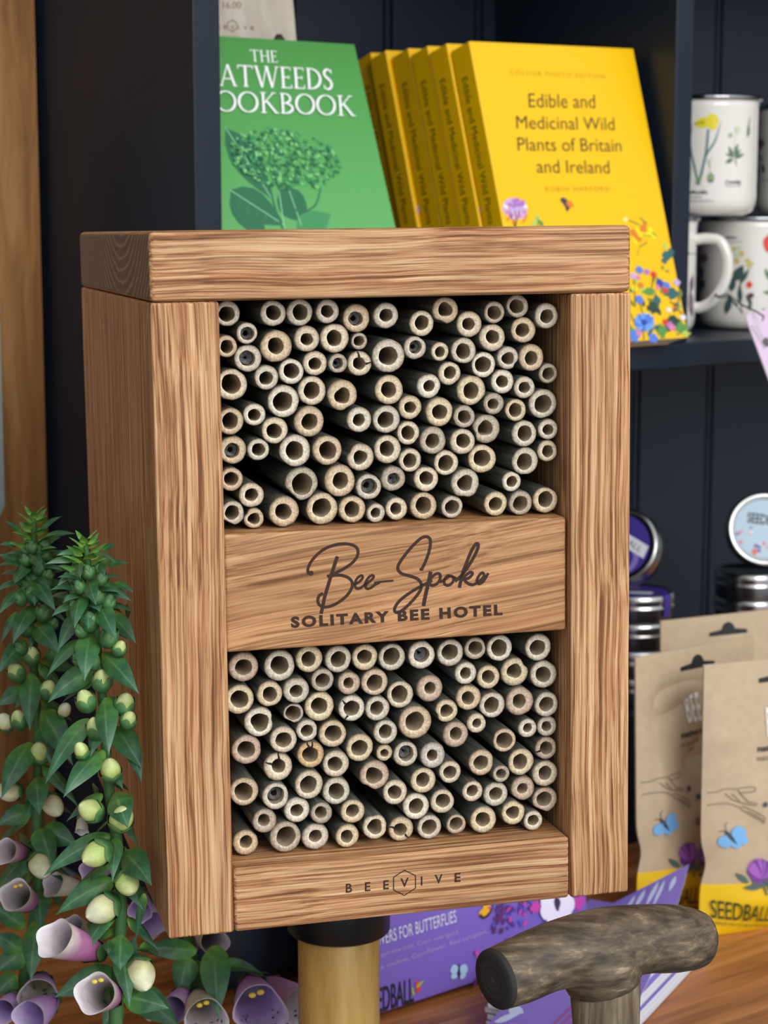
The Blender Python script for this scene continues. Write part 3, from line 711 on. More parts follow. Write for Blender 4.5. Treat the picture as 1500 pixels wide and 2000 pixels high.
for x, y, r, mt in ((1080, 628, 8, blue), (1135, 642, 6, mauve), (1185, 662, 6.5, red), (1072, 685, 5, pink), (1035, 670, 7, lil), (1228, 722, 8, blue2), (1278, 742, 8, blue), (1270, 778, 6.5, red), (1080, 845, 9, blue), (1215, 755, 5, pink), (1355, 720, 7, lil), (1295, 920, 5, white), (1040, 1112, 12, blue), (1075, 1090, 6, pink), (1182, 1128, 10, blue), (1300, 1030, 8, mauve), (1320, 1050, 7, pink), (1270, 1010, 6, red), (1400, 975, 6, white), (1040, 760, 7, sun), (1090, 740, 6, orange), (1140, 960, 7, sun), (1345, 900, 5, orange)):
    pr.pblob(y7(x, y), r, r, mt, lobes=random.choice([5, 6, 7]), jit=.1)
for i in range(11):
    a = 2 * pi * i / 11 + .1; pr.pleaf(y7(1115 + 12 * math.cos(a), 1012 + 12 * math.sin(a)), y7(1115 + 82 * math.cos(a), 1012 + 76 * math.sin(a)), 11, random.choice([blue, ink('print_sky', 110, 165, 240)]))
pr.pblob(y7(1113, 1012), 6, 6, blue2)
for p_, q_ in (((1040, 700), (1050, 900)), ((1185, 670), (1170, 760)), ((1085, 870), (1100, 940)), ((1300, 860), (1380, 900)), ((1010, 940), (1040, 1010)), ((1330, 880), (1400, 960)), ((1110, 1020), (1112, 1140))): pr.pstroke([y7(*p_), y7(*q_)], 1.4, dgreen)
pr.build('flower_print', ycover)
# spine lettering: runs down the spine
def spine_print(bl, e_, up, nb, h, parent, txt, mat):
    sf = Frame(bl + up * h, -up, -nb)
    p_ = Print(sf.pos, None, 0.0001)
    p_.text(txt, (0.021, -0.0143), (0.190, -0.0143), (0.021, -0.0078), mat)
    return p_.build('spine_lettering', parent)
spine_print(ybl, YE, YU, YB, YH, ycover, 'Edible and Medicinal Wild Plants of Britain and Ireland', dk)
lab = ['', 'second yellow book from the front of the leaning row, title down its spine', 'third yellow book from the front of the leaning row, title down its spine',
       'fourth yellow book from the front of the leaning row, title down its spine', 'fifth yellow book from the front of the leaning row, title down its spine',
       'rearmost yellow book of the leaning row, partly hidden by the green book']
def copy_tree(o, parent=None):
    c = o.copy(); COL.objects.link(c)
    if parent is not None: c.parent = parent
    for ch in list(o.children): copy_tree(ch, c)
    return c
sh = 0.0
for k in range(1, 6):
    sh += YT + (0.0014, 0.0014, 0.0018, 0.0016, 0.0014)[k - 1]
    c = copy_tree(ybook)
    c.matrix_world = Matrix.Translation(YB * sh * 1.0 - YE * (0, .0012, 0, -.001, .0016, -.002)[k] + YU * 0) @ W[ybook.name]
    z_ = (YB * sh).z; c.location -= YU * (z_ / YU.z) 
    c['label'] = lab[k]
# green cookbook
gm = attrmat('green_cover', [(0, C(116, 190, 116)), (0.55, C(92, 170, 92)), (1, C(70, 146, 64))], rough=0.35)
GE, GU = axes(math.radians(36), math.radians(21.2), math.radians(-0.1)); GB = -GE.cross(GU)
gtr = at(692, 87, 1.326); GH, GWD = 0.21, 0.148
gbr = gtr - GU * GH
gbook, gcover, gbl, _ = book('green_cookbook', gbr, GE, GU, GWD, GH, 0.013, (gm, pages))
tag(gbook, 'green cookbook with white serif title leaning in front of the yellow book spines', 'book')
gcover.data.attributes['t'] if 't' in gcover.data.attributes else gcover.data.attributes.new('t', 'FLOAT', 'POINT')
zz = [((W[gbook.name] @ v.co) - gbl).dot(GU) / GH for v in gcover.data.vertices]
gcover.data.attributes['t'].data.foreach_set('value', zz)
gf = Frame(gbl, GE, GU)
def g4(x, y): return (380 + x * 0.29333, y * 0.29333)
wht = ink('ink_white', 250, 250, 250); halo = ink('ink_pale_green', 150, 214, 170); gdk = ink('print_forest', 34, 112, 74); gmd = ink('print_leaf', 62, 148, 88)
# serif capitals from strokes: (kind, ...) in a box one unit high
TK, TN = 0.125, 0.05
def L_(x0, y0, x1, y1, w): return ('l', x0, y0, x1, y1, w)
def sf_(x, y, l=.13): return L_(x - l, y, x + l, y, .045)
GLY = {
 'T': (.78, [L_(.39, 0, .39, 1, TK), L_(.02, .97, .76, .97, .055), L_(.03, .84, .03, .98, .05), L_(.75, .84, .75, .98, .05), sf_(.39, .02)]),
 'H': (.86, [L_(.15, 0, .15, 1, TK), L_(.71, 0, .71, 1, TK), L_(.15, .52, .71, .52, TN), sf_(.15, .02), sf_(.15, .98), sf_(.71, .02), sf_(.71, .98)]),
 'E': (.60, [L_(.15, 0, .15, 1, TK), L_(.1, .975, .53, .975, .05), L_(.1, .025, .57, .025, .05), L_(.15, .52, .45, .52, TN), L_(.53, .84, .53, .99, .045), L_(.57, 0, .57, .18, .045), L_(.45, .44, .45, .60, .04), L_(.03, .02, .15, .02, .045), L_(.03, .98, .15, .98, .045)]),
 'A': (.84, [L_(.09, 0, .42, 1, .055), L_(.42, 1, .75, 0, TK), L_(.2, .34, .62, .34, TN), sf_(.09, .02, .09), sf_(.76, .02, .1)]),
 'W': (1.22, [L_(.09, 1, .36, 0, TK), L_(.36, 0, .62, 1, .055), L_(.62, 1, .87, 0, TK), L_(.87, 0, 1.13, 1, .055), sf_(.09, .98, .1), sf_(1.13, .98, .09), sf_(.62, .98, .1)]),
 'D': (.82, [L_(.15, 0, .15, 1, TK), ('a', .22, .5, .52, .475, -90, 90, .05, .13), L_(.05, .975, .25, .975, .05), L_(.05, .025, .25, .025, .05)]),
 'S': (.52, [('p', [(.44, .84), (.34, .95), (.2, .96), (.09, .84), (.11, .68), (.26, .54), (.4, .4), (.44, .22), (.34, .06), (.18, .03), (.05, .17)]), L_(.45, .78, .45, .97, .04), L_(.05, .03, .05, .24, .04)]),
 'C': (.78, [('a', .44, .5, .38, .475, 45, 315, .05, .13), L_(.71, .70, .71, .93, .045)]),
 'O': (.90, [('a', .44, .5, .40, .475, 0, 360, .045, .13)]),
 'K': (.80, [L_(.15, 0, .15, 1, TK), L_(.17, .46, .60, .98, .05), L_(.30, .58, .70, .02, TK), sf_(.15, .02), sf_(.15, .98), sf_(.62, .98, .1), sf_(.73, .02, .1)]),
 'B': (.66, [L_(.15, 0, .15, 1, TK), ('a', .2, .745, .30, .235, -90, 90, .045, .11), ('a', .2, .265, .38, .245, -90, 90, .045, .125), L_(.05, .975, .22, .975, .05), L_(.05, .025, .22, .025, .05)])}
def serif(pr, txt, a, b, top, mat, grow=0.0, gap=0.06):
    tw = sum(GLY[c][0] + gap for c in txt) - gap; x0 = 0.0
    ux = ((b[0] - a[0]) / tw, (b[1] - a[1]) / tw); uy = (top[0] - a[0], top[1] - a[1]); hh = math.hypot(*uy)
    def T(x, y): return (a[0] + ux[0] * x + uy[0] * y, a[1] + ux[1] * x + uy[1] * y)
    for c in txt:
        w_, st = GLY[c]
        for s in st:
            if s[0] == 'l': pr.stroke([T(x0 + s[1], s[2]), T(x0 + s[3], s[4])], (s[5] + grow) * hh, mat, smooth=False)
            elif s[0] == 'p': pr.stroke([T(x0 + x, y) for x, y in s[1]], lambda t: (.05 + .08 * math.sin(pi * t) + grow) * hh, mat)
            else:
                _, cx, cy, rx, ry, a0, a1, w0, w1 = s; n = 22
                pts = [T(x0 + cx + rx * math.cos(math.radians(a0 + (a1 - a0) * i / n)), cy + ry * math.sin(math.radians(a0 + (a1 - a0) * i / n))) for i in range(n + 1)]
                pr.stroke(pts, lambda t: (w0 + (w1 - w0) * abs(math.cos(math.radians(a0 + (a1 - a0) * t))) + grow) * hh, mat, smooth=False)
        x0 += w_ + gap
pr = Print(gf.pos, gf.uv, 0.0001)
P_ = pr.P
# each line is fitted to the letters that can be read, then run on to the hidden left
def line(txt, hid, a, b, top, grow, mat):
    tw = sum(GLY[c][0] + .06 for c in txt) - .06; wv_ = sum(GLY[c][0] + .06 for c in txt[hid:]) - .06
    A, B, T_ = P_(a), P_(b), P_(top); f = (tw - wv_) / wv_
    A2 = (A[0] - (B[0] - A[0]) * f, A[1] - (B[1] - A[1]) * f); T2 = (A2[0] + T_[0] - A[0], A2[1] + T_[1] - A[1])
    serif(pr, txt, A2, B, T2, mat, grow)
for mt, gr in ((wht, 0.0),):
    line('THE', 0, g4(374, 408), g4(553, 418), g4(366, 330), gr, mt)
    line('EATWEEDS', 1, g4(165, 572), g4(920, 603), g4(157, 428), gr, mt)
    line('COOKBOOK', 1, g4(140, 745), g4(1062, 778), g4(132, 605), gr, mt)
pr.build('title_lettering', gcover)
random.seed(5)
pr = Print(gf.pos, gf.uv, 0.0001, 0.000003)
pr.pleaf(g4(205, 850), g4(520, 1330), 60, gdk)
pr.pleaf(g4(235, 1265), g4(600, 1500), 60, gdk); pr.pleaf(g4(560, 1260), g4(760, 1480), 60, gdk); pr.pleaf(g4(680, 1560), g4(905, 1425), 50, gmd); pr.pleaf(g4(240, 1270), g4(480, 1600), 55, gdk)
for a, b_ in (((235, 1265), (600, 1500)), ((205, 850), (520, 1330)), ((630, 1270), (710, 1500)), ((560, 1260), (600, 1540))): pr.pstroke([g4(*a), g4(*b_)], 1.6, halo)
for i in range(5):
    pr.pstroke([g4(300 + 60 * i, 1330 + 34 * i), g4(290 + 60 * i, 1400 + 20 * i)], 1, gmd); pr.pstroke([g4(240 + 50 * i, 960 + 70 * i), g4(330 + 40 * i, 980 + 66 * i)], 1, gmd)
pr.pstroke([g4(500, 1240), g4(540, 1400), g4(620, 1600)], 4, gdk); pr.pstroke([g4(840, 1250), g4(800, 1370), g4(690, 1430)], 3, gdk); pr.pstroke([g4(540, 1210), g4(600, 1330), g4(700, 1420)], 3, gdk)
tone = [gdk, gmd, ink('print_mid_green', 84, 170, 98), ink('print_light_green', 126, 200, 124), gdk]
for i in range(520):
    a = random.uniform(0, 2 * pi); r = math.sqrt(random.random())
    x = 600 + r * 370 * math.cos(a); y = 1060 + r * 195 * math.sin(a) + (x - 600) * .14
    if math.hypot((x - 700) / 150, (y - 1330) / 110) < .9: continue
    pr.pblob(g4(x, y), random.uniform(2.2, 4.6), random.uniform(2.2, 4.6), random.choice(tone if y > 980 else tone[1:]), lobes=5, jit=.15)
pr.build('plant_drawing', gcover)
# pale wooden board behind the green book
palew = wood('pale_board', 2, [(0.3, C(196, 184, 170)), (0.6, C(216, 206, 192)), (0.75, C(226, 218, 206))], across=70, along=4, bump=0.03, warp=0.01, pores=0.08)
BE_, BU_ = axes(math.radians(36), math.radians(9), math.radians(-0.5)); BB_ = -BE_.cross(BU_)
cr_ = at(579, 80, 1.335)
kk = (cr_.z - ZS - 0.0004) / BU_.z
bbr = cr_ - BU_ * kk
def board_pt(u, v, w=0): return bbr + BE_ * u + BU_ * v + BB_ * w
brd = MB()
gx, gz = -0.0145, kk - 0.0015
out = [(-0.115, 0), (gx - .004, 0), (gx - .004, gz + .001), (gx - .001, gz + .005), (gx + .003, gz + .0055), (gx + .0055, gz + .002), (gx + .0062, 0), (0, 0), (0, kk + 0.10), (-0.115, kk + 0.10)]
brd.rings([[board_pt(u, v, 0) for u, v in out], [board_pt(u, v, 0.012) for u, v in out]], 0, True)
def fill(face):  # split into convex strips
    pass
f_ = [(0, 1, 9), (1, 2, 9), (2, 3, 9), (3, 4, 9), (4, 8, 9), (4, 5, 8), (5, 7, 8), (5, 6, 7)]
brd.add([board_pt(u, v, 0) for u, v in out], f_); brd.add([board_pt(u, v, 0.012) for u, v in out], [f[::-1] for f in f_])
bo = brd.build('wooden_board', palew, None, smooth=False, attrs=False, M=Matrix.Translation(bbr))
tag(bo, 'pale wooden board with a burnt price and hexagon mark behind the green cookbook', 'board')
bfm = Frame(bbr, BE_, BU_); pr = Print(bfm.pos, bfm.uv, .0001); gb_ = ink('board_print', 120, 96, 76)
pr.ptext('16.00', g4(190, 56), g4(310, 56), g4(188, 8), gb_)
for ch, x in (('B', 120), ('E', 160), ('E', 205), ('V', 250), ('I', 292), ('V', 338), ('E', 385)): pr.ptext(ch, g4(x - 11 if ch != 'I' else x - 3, 195 + (x - 250) * .04), g4(x + 11 if ch != 'I' else x + 3, 195 + (x - 250) * .04), g4(x - 11 if ch != 'I' else x - 3, 168 + (x - 250) * .04), gb_, bold=.02)
hx = [(250, 134), (279, 150), (281, 188), (250, 212), (220, 190), (219, 152), (250, 134)]
for a, b_ in zip(hx, hx[1:]): pr.pstroke([g4(*a), g4(*b_)], 1.4, gb_, smooth=False)
pr.build('burnt_price_mark', bo)

# ------------------------------------------------------------------ enamel mugs on the shelf
enamel = plain('white_enamel', C(238, 234, 226), 0.12, spec=0.6, coat=0.4)
steel = plain('steel_rim', C(170, 172, 176), 0.14, metal=1.0)
mdark = ink('mug_ink', 44, 52, 54, .3)
MR, MH = 0.0385, 0.0885
def mug(loc, label, haz, group='enamel flower mugs on the shelf', R=MR, H=MH):
    root = empty('enamel_mug', loc); tag(root, label, 'mug', group); x, y, z = loc
    mb = MB()
    pr_ = [(0.0, .0008), (R - .014, .0008), (R - .009, 0), (R - .003, .003), (R - .0006, .008), (R, .014), (R, H - .008), (R + .0012, H - .003)]
    inn = [(R - .0006, H - .003), (R - .0016, H - .008), (R - .0016, .012), (R - .006, .004), (0, .003)]
    mb.lathe(loc, (0, 0, 1), pr_ + inn, 56, 0); body = mb.build('body', enamel, root, attrs=False)
    rb = MB(); rc = [Vector((x, y, z + H - .0015))]; 
    rb.lathe(loc, (0, 0, 1), [(R + .0010, H - .0032), (R + .0026, H - .0028), (R + .0032, H - .001), (R + .0024, H + .0006), (R + .0008, H + .0004), (R - .0006, H - .0012), (R - .0008, H - .003)], 56, 0)
    rb.build('steel_rim', steel, root, attrs=False)
    if haz is not None:
        d = Vector((math.cos(haz), math.sin(haz), 0)); hb = MB()
        pts = spline([(R - .001, H - .017), (R + .008, H - .016), (R + .018, H - .0185), (R + .0235, H - .032), (R + .022, H - .048), (R + .014, H - .062), (R + .005, H - .068), (R - .001, H - .068)], 5)
        hb.tube([Vector(loc) + d * a + EZ * b_ for a, b_ in pts], 0.0042, 12); hb.build('handle', enamel, root, attrs=False)
    return root, body
def cyl(loc, R, az):      # wraps a flat drawing round a mug; u along the wall, v up
    L0 = Vector(loc)
    def pos(u, v, off):
        a = az + u / R; return L0 + Vector((math.cos(a), math.sin(a), 0)) * (R + off) + EZ * v
    return pos
def cyl_uv(loc, R, az):
    L0 = Vector(loc)
    def uv(px, py):
        r = ray(px, py); ox, oy = EYE.x - L0.x, EYE.y - L0.y
        A = r.x ** 2 + r.y ** 2; B = ox * r.x + oy * r.y; Cc = ox * ox + oy * oy - R * R; D = max(B * B - A * Cc, 0)
        k = (-B - math.sqrt(D)) / A; p = EYE + r * k - L0
        a = (math.atan2(p.y, p.x) - az + pi) % (2 * pi) - pi
        return (a * R, p.z)
    return uv
def mugprint(loc, R=MR):
    az = -pi / 2; return Print(cyl(loc, R, az), cyl_uv(loc, R, az), 0.00015)
def place(px, Y, z): 
    p = at(px, 500, Y); return Vector((p.x, p.y, z))
dl_ = fr1                                # front right edge of the upright between the bays
# centre of the lower mug nearest the upright: just clear of it, right edge in column 1359
best = None
for i in range(200):
    Y = 1.40 + i * 0.001; p = place(1359, Y, ZS); p.x -= MR * 1.0
    if (p - Vector((dl_.x, dl_.y, p.z))).dot(EX) > MR + .006: best = p; break
m1 = Vector((best.x, best.y, ZS + .0004))
mg1, b1 = mug(m1, 'lower white enamel mug beside the dark upright, its handle towards the lavender tag', math.radians(-14))
m2 = place(1366, m1.y + 0.075, ZS + .0004); m2.x += MR + .001
mg2, b2 = mug(m2, 'lower white enamel mug printed with a bramble sprig and a red poppy', None)
zu = ZS + .0004 + MH + .0012
m3 = place(1472, m1.y + 0.012, zu); m3.x -= MR
mg3, b3 = mug(m3, 'upper white enamel mug printed with a yellow daffodil and a small green plant', None)
m4 = place(1474, m2.y + 0.055, zu); m4.x += MR
mg4, b4 = mug(m4, 'shaded upper enamel mug at the picture edge, behind the daffodil mug', None)
m5 = Vector((m4.x + 0.02, m4.y + 0.03, ZS + .0004))
if (m5 - m2).length < 0.084: m5 = m2 + (m5 - m2).normalized() * 0.085
mg5, b5 = mug(m5, 'white enamel mug under the shaded upper mug, behind the bramble mug', None)
stem_g = ink('mug_stem', 70, 120, 116, .3); daff = ink('mug_daffodil', 232, 216, 20, .3); mleaf = ink('mug_leaf', 92, 118, 98, .3); mpale = ink('mug_pale', 206, 212, 180, .3); bulb = ink('mug_bulb', 140, 160, 110, .3); mred = ink('mug_red', 226, 62, 30, .3); myel = ink('mug_yellow', 206, 190, 110, .3); mdg = ink('mug_dark_green', 58, 84, 80, .3); mpur = ink('mug_purple', 120, 92, 110, .3)
def g6(x, y): return (1300 + x * 0.14, 180 + y * 0.14)
pr = mugprint(m3)
pr.pstroke([g6(460, 1290), g6(520, 1050), g6(570, 800), g6(595, 520)], 4.6, stem_g); pr.pstroke([g6(460, 1290), g6(560, 900), g6(690, 680), g6(775, 400)], 4.2, stem_g, taper=True)
pr.pstroke([g6(450, 1290), g6(380, 950), g6(345, 700), g6(375, 460)], 3.6, stem_g, taper=True); pr.pstroke([g6(445, 1280), g6(420, 1100), g6(340, 760)], 3.0, stem_g); pr.pstroke([g6(340, 1230), g6(345, 1000), g6(330, 700)], 2.6, ink('mug_grey_stem', 130, 150, 160, .3))
pr.pstroke([g6(440, 1290), g6(470, 1180)], 7, bulb); pr.pleaf(g6(395, 445), g6(720, 400), 20, daff); pr.pblob(g6(655, 410), 12, 16, daff, jit=.15); pr.pblob(g6(640, 360), 8, 8, daff); pr.pstroke([g6(400, 445), g6(540, 420)], 3, ink('mug_olive', 150, 160, 60, .3))
pr.pblob(g6(630, 1190), 7, 9, bulb); pr.pstroke([g6(625, 1120), g6(620, 1000), g6(650, 910)], 3, mpale); pr.pstroke([g6(620, 1050), g6(585, 930)], 2, bulb); pr.pblob(g6(630, 1240), 6, 3, mleaf)
for a, b_, w_ in (((940, 920), (880, 750), 7), ((950, 900), (1010, 710), 7), ((960, 920), (1095, 860), 6), ((940, 930), (830, 990), 7), ((930, 900), (835, 855), 4), ((960, 900), (1050, 790), 5), ((960, 920), (990, 1040), 2)): pr.pleaf(g6(*a), g6(*b_), w_, mleaf)
pr.pstroke([g6(950, 900), g6(960, 700), g6(1000, 540)], 1.2, mpale); pr.pblob(g6(1000, 520), 6, 8, mpale, lobes=5); pr.pblob(g6(905, 600), 5, 5, ink('mug_sage', 160, 180, 150, .3), lobes=4)
pr.ptext('Daffodil;', g6(240, 1415), g6(590, 1415), g6(240, 1372), mdark, bold=.03); pr.ptext('Narcissus', g6(285, 1472), g6(500, 1472), g6(285, 1445), mdark); pr.ptext('pseudo-narcissus', g6(285, 1525), g6(665, 1525), g6(285, 1500), mdark)
pr.ptext('Cowslip;', g6(832, 1275), g6(1050, 1275), g6(832, 1225), mdark, bold=.02); pr.ptext('Primula veris', g6(832, 1316), g6(1048, 1316), g6(832, 1294), mdark)
pr.pleaf(g6(1150, 620), g6(1155, 440), 4, mleaf); pr.pleaf(g6(1130, 640), g6(1175, 320), 2, mleaf)
pr.build('flower_print', b3)
def g7(x, y): return (1320 + x * 0.15, 420 + y * 0.15)
random.seed(9)
pr = mugprint(m2)
pr.ptext('Bramble;', g7(530, 310), g7(800, 310), g7(530, 268), mdark, bold=.02); pr.ptext('Rubus fruticosus', g7(530, 356), g7(860, 356), g7(530, 332), mdark)
for x, y, r, mt in ((760, 445, 5, myel), (820, 430, 5, mpale), (850, 505, 7, myel), (790, 600, 7, myel), (960, 640, 8, myel), (900, 790, 8, mpale), (800, 520, 6, mpale), (930, 590, 5, myel)): pr.pblob(g7(x, y), r, r, mt, lobes=5)
for a, b_, w_ in (((760, 860), (880, 650), 20), ((830, 900), (960, 690), 10), ((720, 1000), (760, 780), 14), ((650, 1290), (720, 1030), 14), ((840, 1150), (830, 900), 10), ((990, 1170), (910, 1030), 8), ((950, 1240), (980, 1120), 7)): pr.pleaf(g7(*a), g7(*b_), w_, mdg)
pr.pstroke([g7(860, 1270), g7(840, 1000), g7(870, 700)], 2, mdg); pr.pstroke([g7(740, 1130), g7(880, 1290)], 1.6, mdg); pr.pblob(g7(955, 905), 6, 6.5, mred); pr.pblob(g7(975, 1050), 6, 6, ink('mug_berry', 92, 44, 52, .3)); pr.pblob(g7(640, 920), 3, 5, mdg)
pr.pblob(g7(1240, 370), 15, 19, mred, jit=.1); pr.pleaf(g7(1230, 850), g7(1155, 690), 8, ink('mug_fern', 84, 130, 84, .3)); pr.pleaf(g7(1240, 1015), g7(1130, 1000), 6, ink('mug_fern', 84, 130, 84, .3)); pr.pstroke([g7(1240, 420), g7(1225, 900), g7(1230, 1180)], 2.5, ink('mug_fern', 84, 130, 84, .3)); pr.ptext('Poppy;', g7(1125, 1250), g7(1300, 1250), g7(1125, 1215), mdark, bold=.02)
for x, y in ((350, 740), (370, 880), (340, 900), (285, 1040), (290, 1150)): pr.pleaf(g7(x - 25, y + 60), g7(x + 15, y - 40), 9, mdg)
pr.pblob(g7(370, 560), 9, 10, mpur, lobes=5); pr.build('flower_print', b2)
pr = mugprint(m1); pr.ptext('Iris;', g7(165, 515), g7(262, 515), g7(165, 485), mdark); pr.pleaf(g7(215, 1330), g7(180, 960), 8, mpur); pr.pleaf(g7(195, 1000), g7(220, 770), 5, mpur); pr.build('flower_print', b1)
pr = mugprint(m4)
for a, b_, w_, mt in (((1305, 1180), (1270, 900), 6, mdg), ((1290, 1440), (1265, 1190), 10, mdg), ((1380, 1130), (1340, 1000), 8, mdg), ((1350, 960), (1320, 880), 5, mdg)): pr.pleaf(g6(*a), g6(*b_), w_, mt)
pr.pblob(g6(1330, 720), 8, 11, mpur, lobes=5); pr.ptext('Clover;', g6(1320, 1240), g6(1480, 1240), g6(1320, 1205), mdark); pr.build('flower_print', b4)

# lavender tag tied to the mug handle
tagm = plain('lavender_card', C(222, 200, 222), 0.6)
tl, tb_ = at(1454, 614, 1.385), at(1502, 742, 1.372)
tx = (tb_ - tl).normalized(); ty_ = at(1500, 590, 1.40) - tl; tyv = (ty_ - tx * ty_.dot(tx)).normalized(); tn_ = tx.cross(tyv).normalized()
if tn_.y > 0: tn_ = -tn_
out = [(0.004, 0.0), (0.075, 0.0), (0.075, 0.042), (0.004, 0.042), (0.0012, 0.0405), (0, 0.038), (0, 0.004), (0.0012, 0.0012)]
mb = MB(); mb.rings([[tl + tx * a + tyv * b_ for a, b_ in out], [tl + tx * a + tyv * b_ - tn_ * .0009 for a, b_ in out]], 0, True, True, True)
tg = mb.build('gift_tag', tagm, None, smooth=False, attrs=False, M=Matrix.Translation(tl)); tag(tg, 'lavender card tag hanging by a dark string from the mug handle', 'tag')
tf = Frame(tl, tx, -tyv) if tx.cross(-tyv).dot(tn_) > 0 else Frame(tl, tx, tyv)
pr = Print(tf.pos, tf.uv, .0002); tink = ink('tag_print', 120, 110, 124)
for i in range(9): pr.pstroke([(1466 + i * 3.0, 640 + i * 5.0), (1471 + i * 3.0, 637 + i * 5.0)], 1.4, tink, smooth=False)
for i in range(7): pr.pstroke([(1476 + i * 3.4, 640 + i * 6), (1480 + i * 3.4, 638 + i * 6)], 1.2, tink, smooth=False)
pr.pblob((1497, 668), 7, 9, ink('tag_seal', 104, 92, 96)); pr.build('tag_print', tg)
strm = plain('dark_string', C(46, 48, 50), 0.8); mb = MB()
hd = at(1400, 576, m1.y - .022)
mb.tube([at(1396, 573, m1.y - .012), at(1402, 579, m1.y - .034), at(1420, 574, m1.y - .03), at(1450, 596, 1.40), at(1478, 609, 1.385), at(1492, 618, 1.3795), at(1489, 626, 1.3785)], .0006, 6)
mb.tube([at(1396, 576, m1.y - .012), at(1404, 582, m1.y - .034), at(1422, 580, m1.y - .03), at(1440, 596, 1.40)], .0006, 6)
mb.build('string', strm, tg, attrs=False)

# ------------------------------------------------------------------ tins
tinm = plain('tin_steel', C(186, 186, 186), 0.22, metal=1.0)
tinr = plain('tin_dark_steel', C(120, 122, 126), 0.3, metal=1.0)
plab = ink('label_purple', 66, 48, 140, .35); plab2 = ink('label_light_purple', 130, 118, 190, .35); wlab = ink('label_white', 226, 228, 236, .4); glab = ink('label_green', 40, 110, 66, .35); blab = ink('label_sky', 176, 204, 222, .35)
TR, TH = 0.0285, 0.0205
def tin(name, P, ax, label, group, lab='p', R=TR):
    ax = Vector(ax).normalized(); P = Vector(P); M = Matrix.Translation(P)
    root = empty(name, M); tag(root, label, 'tin', group)
    mb = MB(); mb.lathe(P, ax, [(0, .0004), (R - .002, .0004), (R - .0012, 0), (R - .0008, .001), (R - .0008, TH * .55)], 48); mb.build('tin_base', tinr, root, attrs=False)
    mb = MB(); h0 = TH * .46
    mb.lathe(P, ax, [(R - .0004, h0), (R + .0006, h0 + .0004), (R + .0008, h0 + .0016), (R, h0 + .0026), (R, h0 + .0046), (R + .0004, h0 + .006), (R + .0002, TH - .001), (R - .001, TH), (R - .003, TH), (R - .0042, TH - .001), (0, TH - .001)], 48); lid = mb.build('lid', tinm, root, attrs=False)
    return root, lid
def tinframe(P, ax, up): 
    ax = Vector(ax).normalized(); up = (up - ax * up.dot(ax)).normalized(); return Frame(Vector(P) + ax * (TH - .001), up.cross(ax), up)
lt_top = at(1243, 1152, 1.44); ZT1 = lt_top.z
cl = Vector((lt_top.x, lt_top.y, 0)); rt_ = onz(1468, 1111, ZT1); cr = Vector((rt_.x, rt_.y, 0))
ZR = ZT1 - 4 * (TH + .0002)
riser = bevbox('tin_riser', Vector((cl.x, cl.y, ZK + .0003)) - EX * .05 - EB * .036, EX * .26, EB * .095, EZ * (ZR - ZK - .0004), .001, navy, None)
tag(riser, 'dark navy step on the counter under the stacks of tins', 'step')
nm = ['topmost tin', 'second tin from the top', 'third tin from the top', 'fourth tin from the top']
for s_i, (c0, nme) in enumerate(((cl, 'stack beside the box'), (cr, 'stack under the pale tin'))):
    for k in range(4):
        P = Vector((c0.x + random.uniform(-.0008, .0008), c0.y + random.uniform(-.0008, .0008), ZR + (3 - k) * (TH + .0002) + .0001))
        lab = ('round steel tin with purple label, ' if (s_i, k) == (0, 0) else 'steel tin with green label, ' if (s_i, k) == (0, 2) else 'round steel tin, ') + nm[k] + ' in the ' + nme
        r_, lid = tin('seed_tin', P, (0, 0, 1), lab, 'tins in the two stacks')
        if s_i == 0 and k in (0, 2):
            fr = tinframe(P, (0, 0, 1), Vector((0, 1, 0))); pr = Print(fr.pos, fr.uv, .00015)
            pr.blob((0, 0), TR - .005, TR - .005, plab if k == 0 else glab, n=40, jit=0)
            if k == 0: pr.poly([(-.02, -.006), (.01, -.012), (.013, -.004), (-.02, .004)], wlab); pr.blob((-.004, .012), .01, .005, plab2, n=20, jit=0)
            pr.build('round_label', lid)
            sp = MB(); a0 = math.radians(-52)       # strip of label running down the side
            if k == 0:
                rw = [[P + Vector((math.cos(a0 + j * .055), math.sin(a0 + j * .055), 0)) * rr + EZ * zz for j in range(5)] for rr, zz in ((TR - .006, TH - .0007), (TR - .0028, TH + .0003), (TR + .0008, TH + .0001), (TR + .0011, TH - .001), (TR + .0012, TH * .5), (TR + .0003, TH * .2))]
                sp.rings(rw, 0, False); sp.build('label_strip', plab, lid, attrs=False)
# two tins standing on their edges
def standing(px, py, Y, ax, zbase, label, roll):
    ax = Vector(ax).normalized(); c = at(px, py, Y)
    low = TR * math.sqrt(1 - ax.z ** 2) + 0
    zc_ = zbase + (TR + .0009) * math.sqrt(max(0, 1 - ax.z ** 2)) + max(0, -ax.z) * TH + .0002
    P = Vector((c.x, c.y, zc_)) - ax * 0.0
    r_, lid = tin('seed_tin', P, ax, label, 'tins standing on edge'); up = Vector((math.sin(roll), 0, math.cos(roll)))
    return P, lid, tinframe(P, ax, up)
zb = ZT1 + .0002
P, lid, fr = standing(1485, 1030, cr.y + .004, (-0.02, -0.96, 0.27), zb, 'pale blue labelled tin standing on edge on top of the farther stack', 0.1)
pr = Print(fr.pos, fr.uv, .00015); pr.blob((0, 0), TR - .0055, TR - .0055, blab, n=40, jit=0)
pr.text('SEEDBALL', (-.014, .004), (.017, .0035), (-.014, .012), ink('label_ink', 44, 52, 60), bold=.03)
for i in range(26): 
    a = random.uniform(pi, 2 * pi); q = random.uniform(.010, .0215); pr.blob((q * math.cos(a), q * math.sin(a)), .0014, .0016, random.choice([mred, plab2, plab2, wlab, plab, ink('label_pink', 214, 150, 176)]), lobes=5)
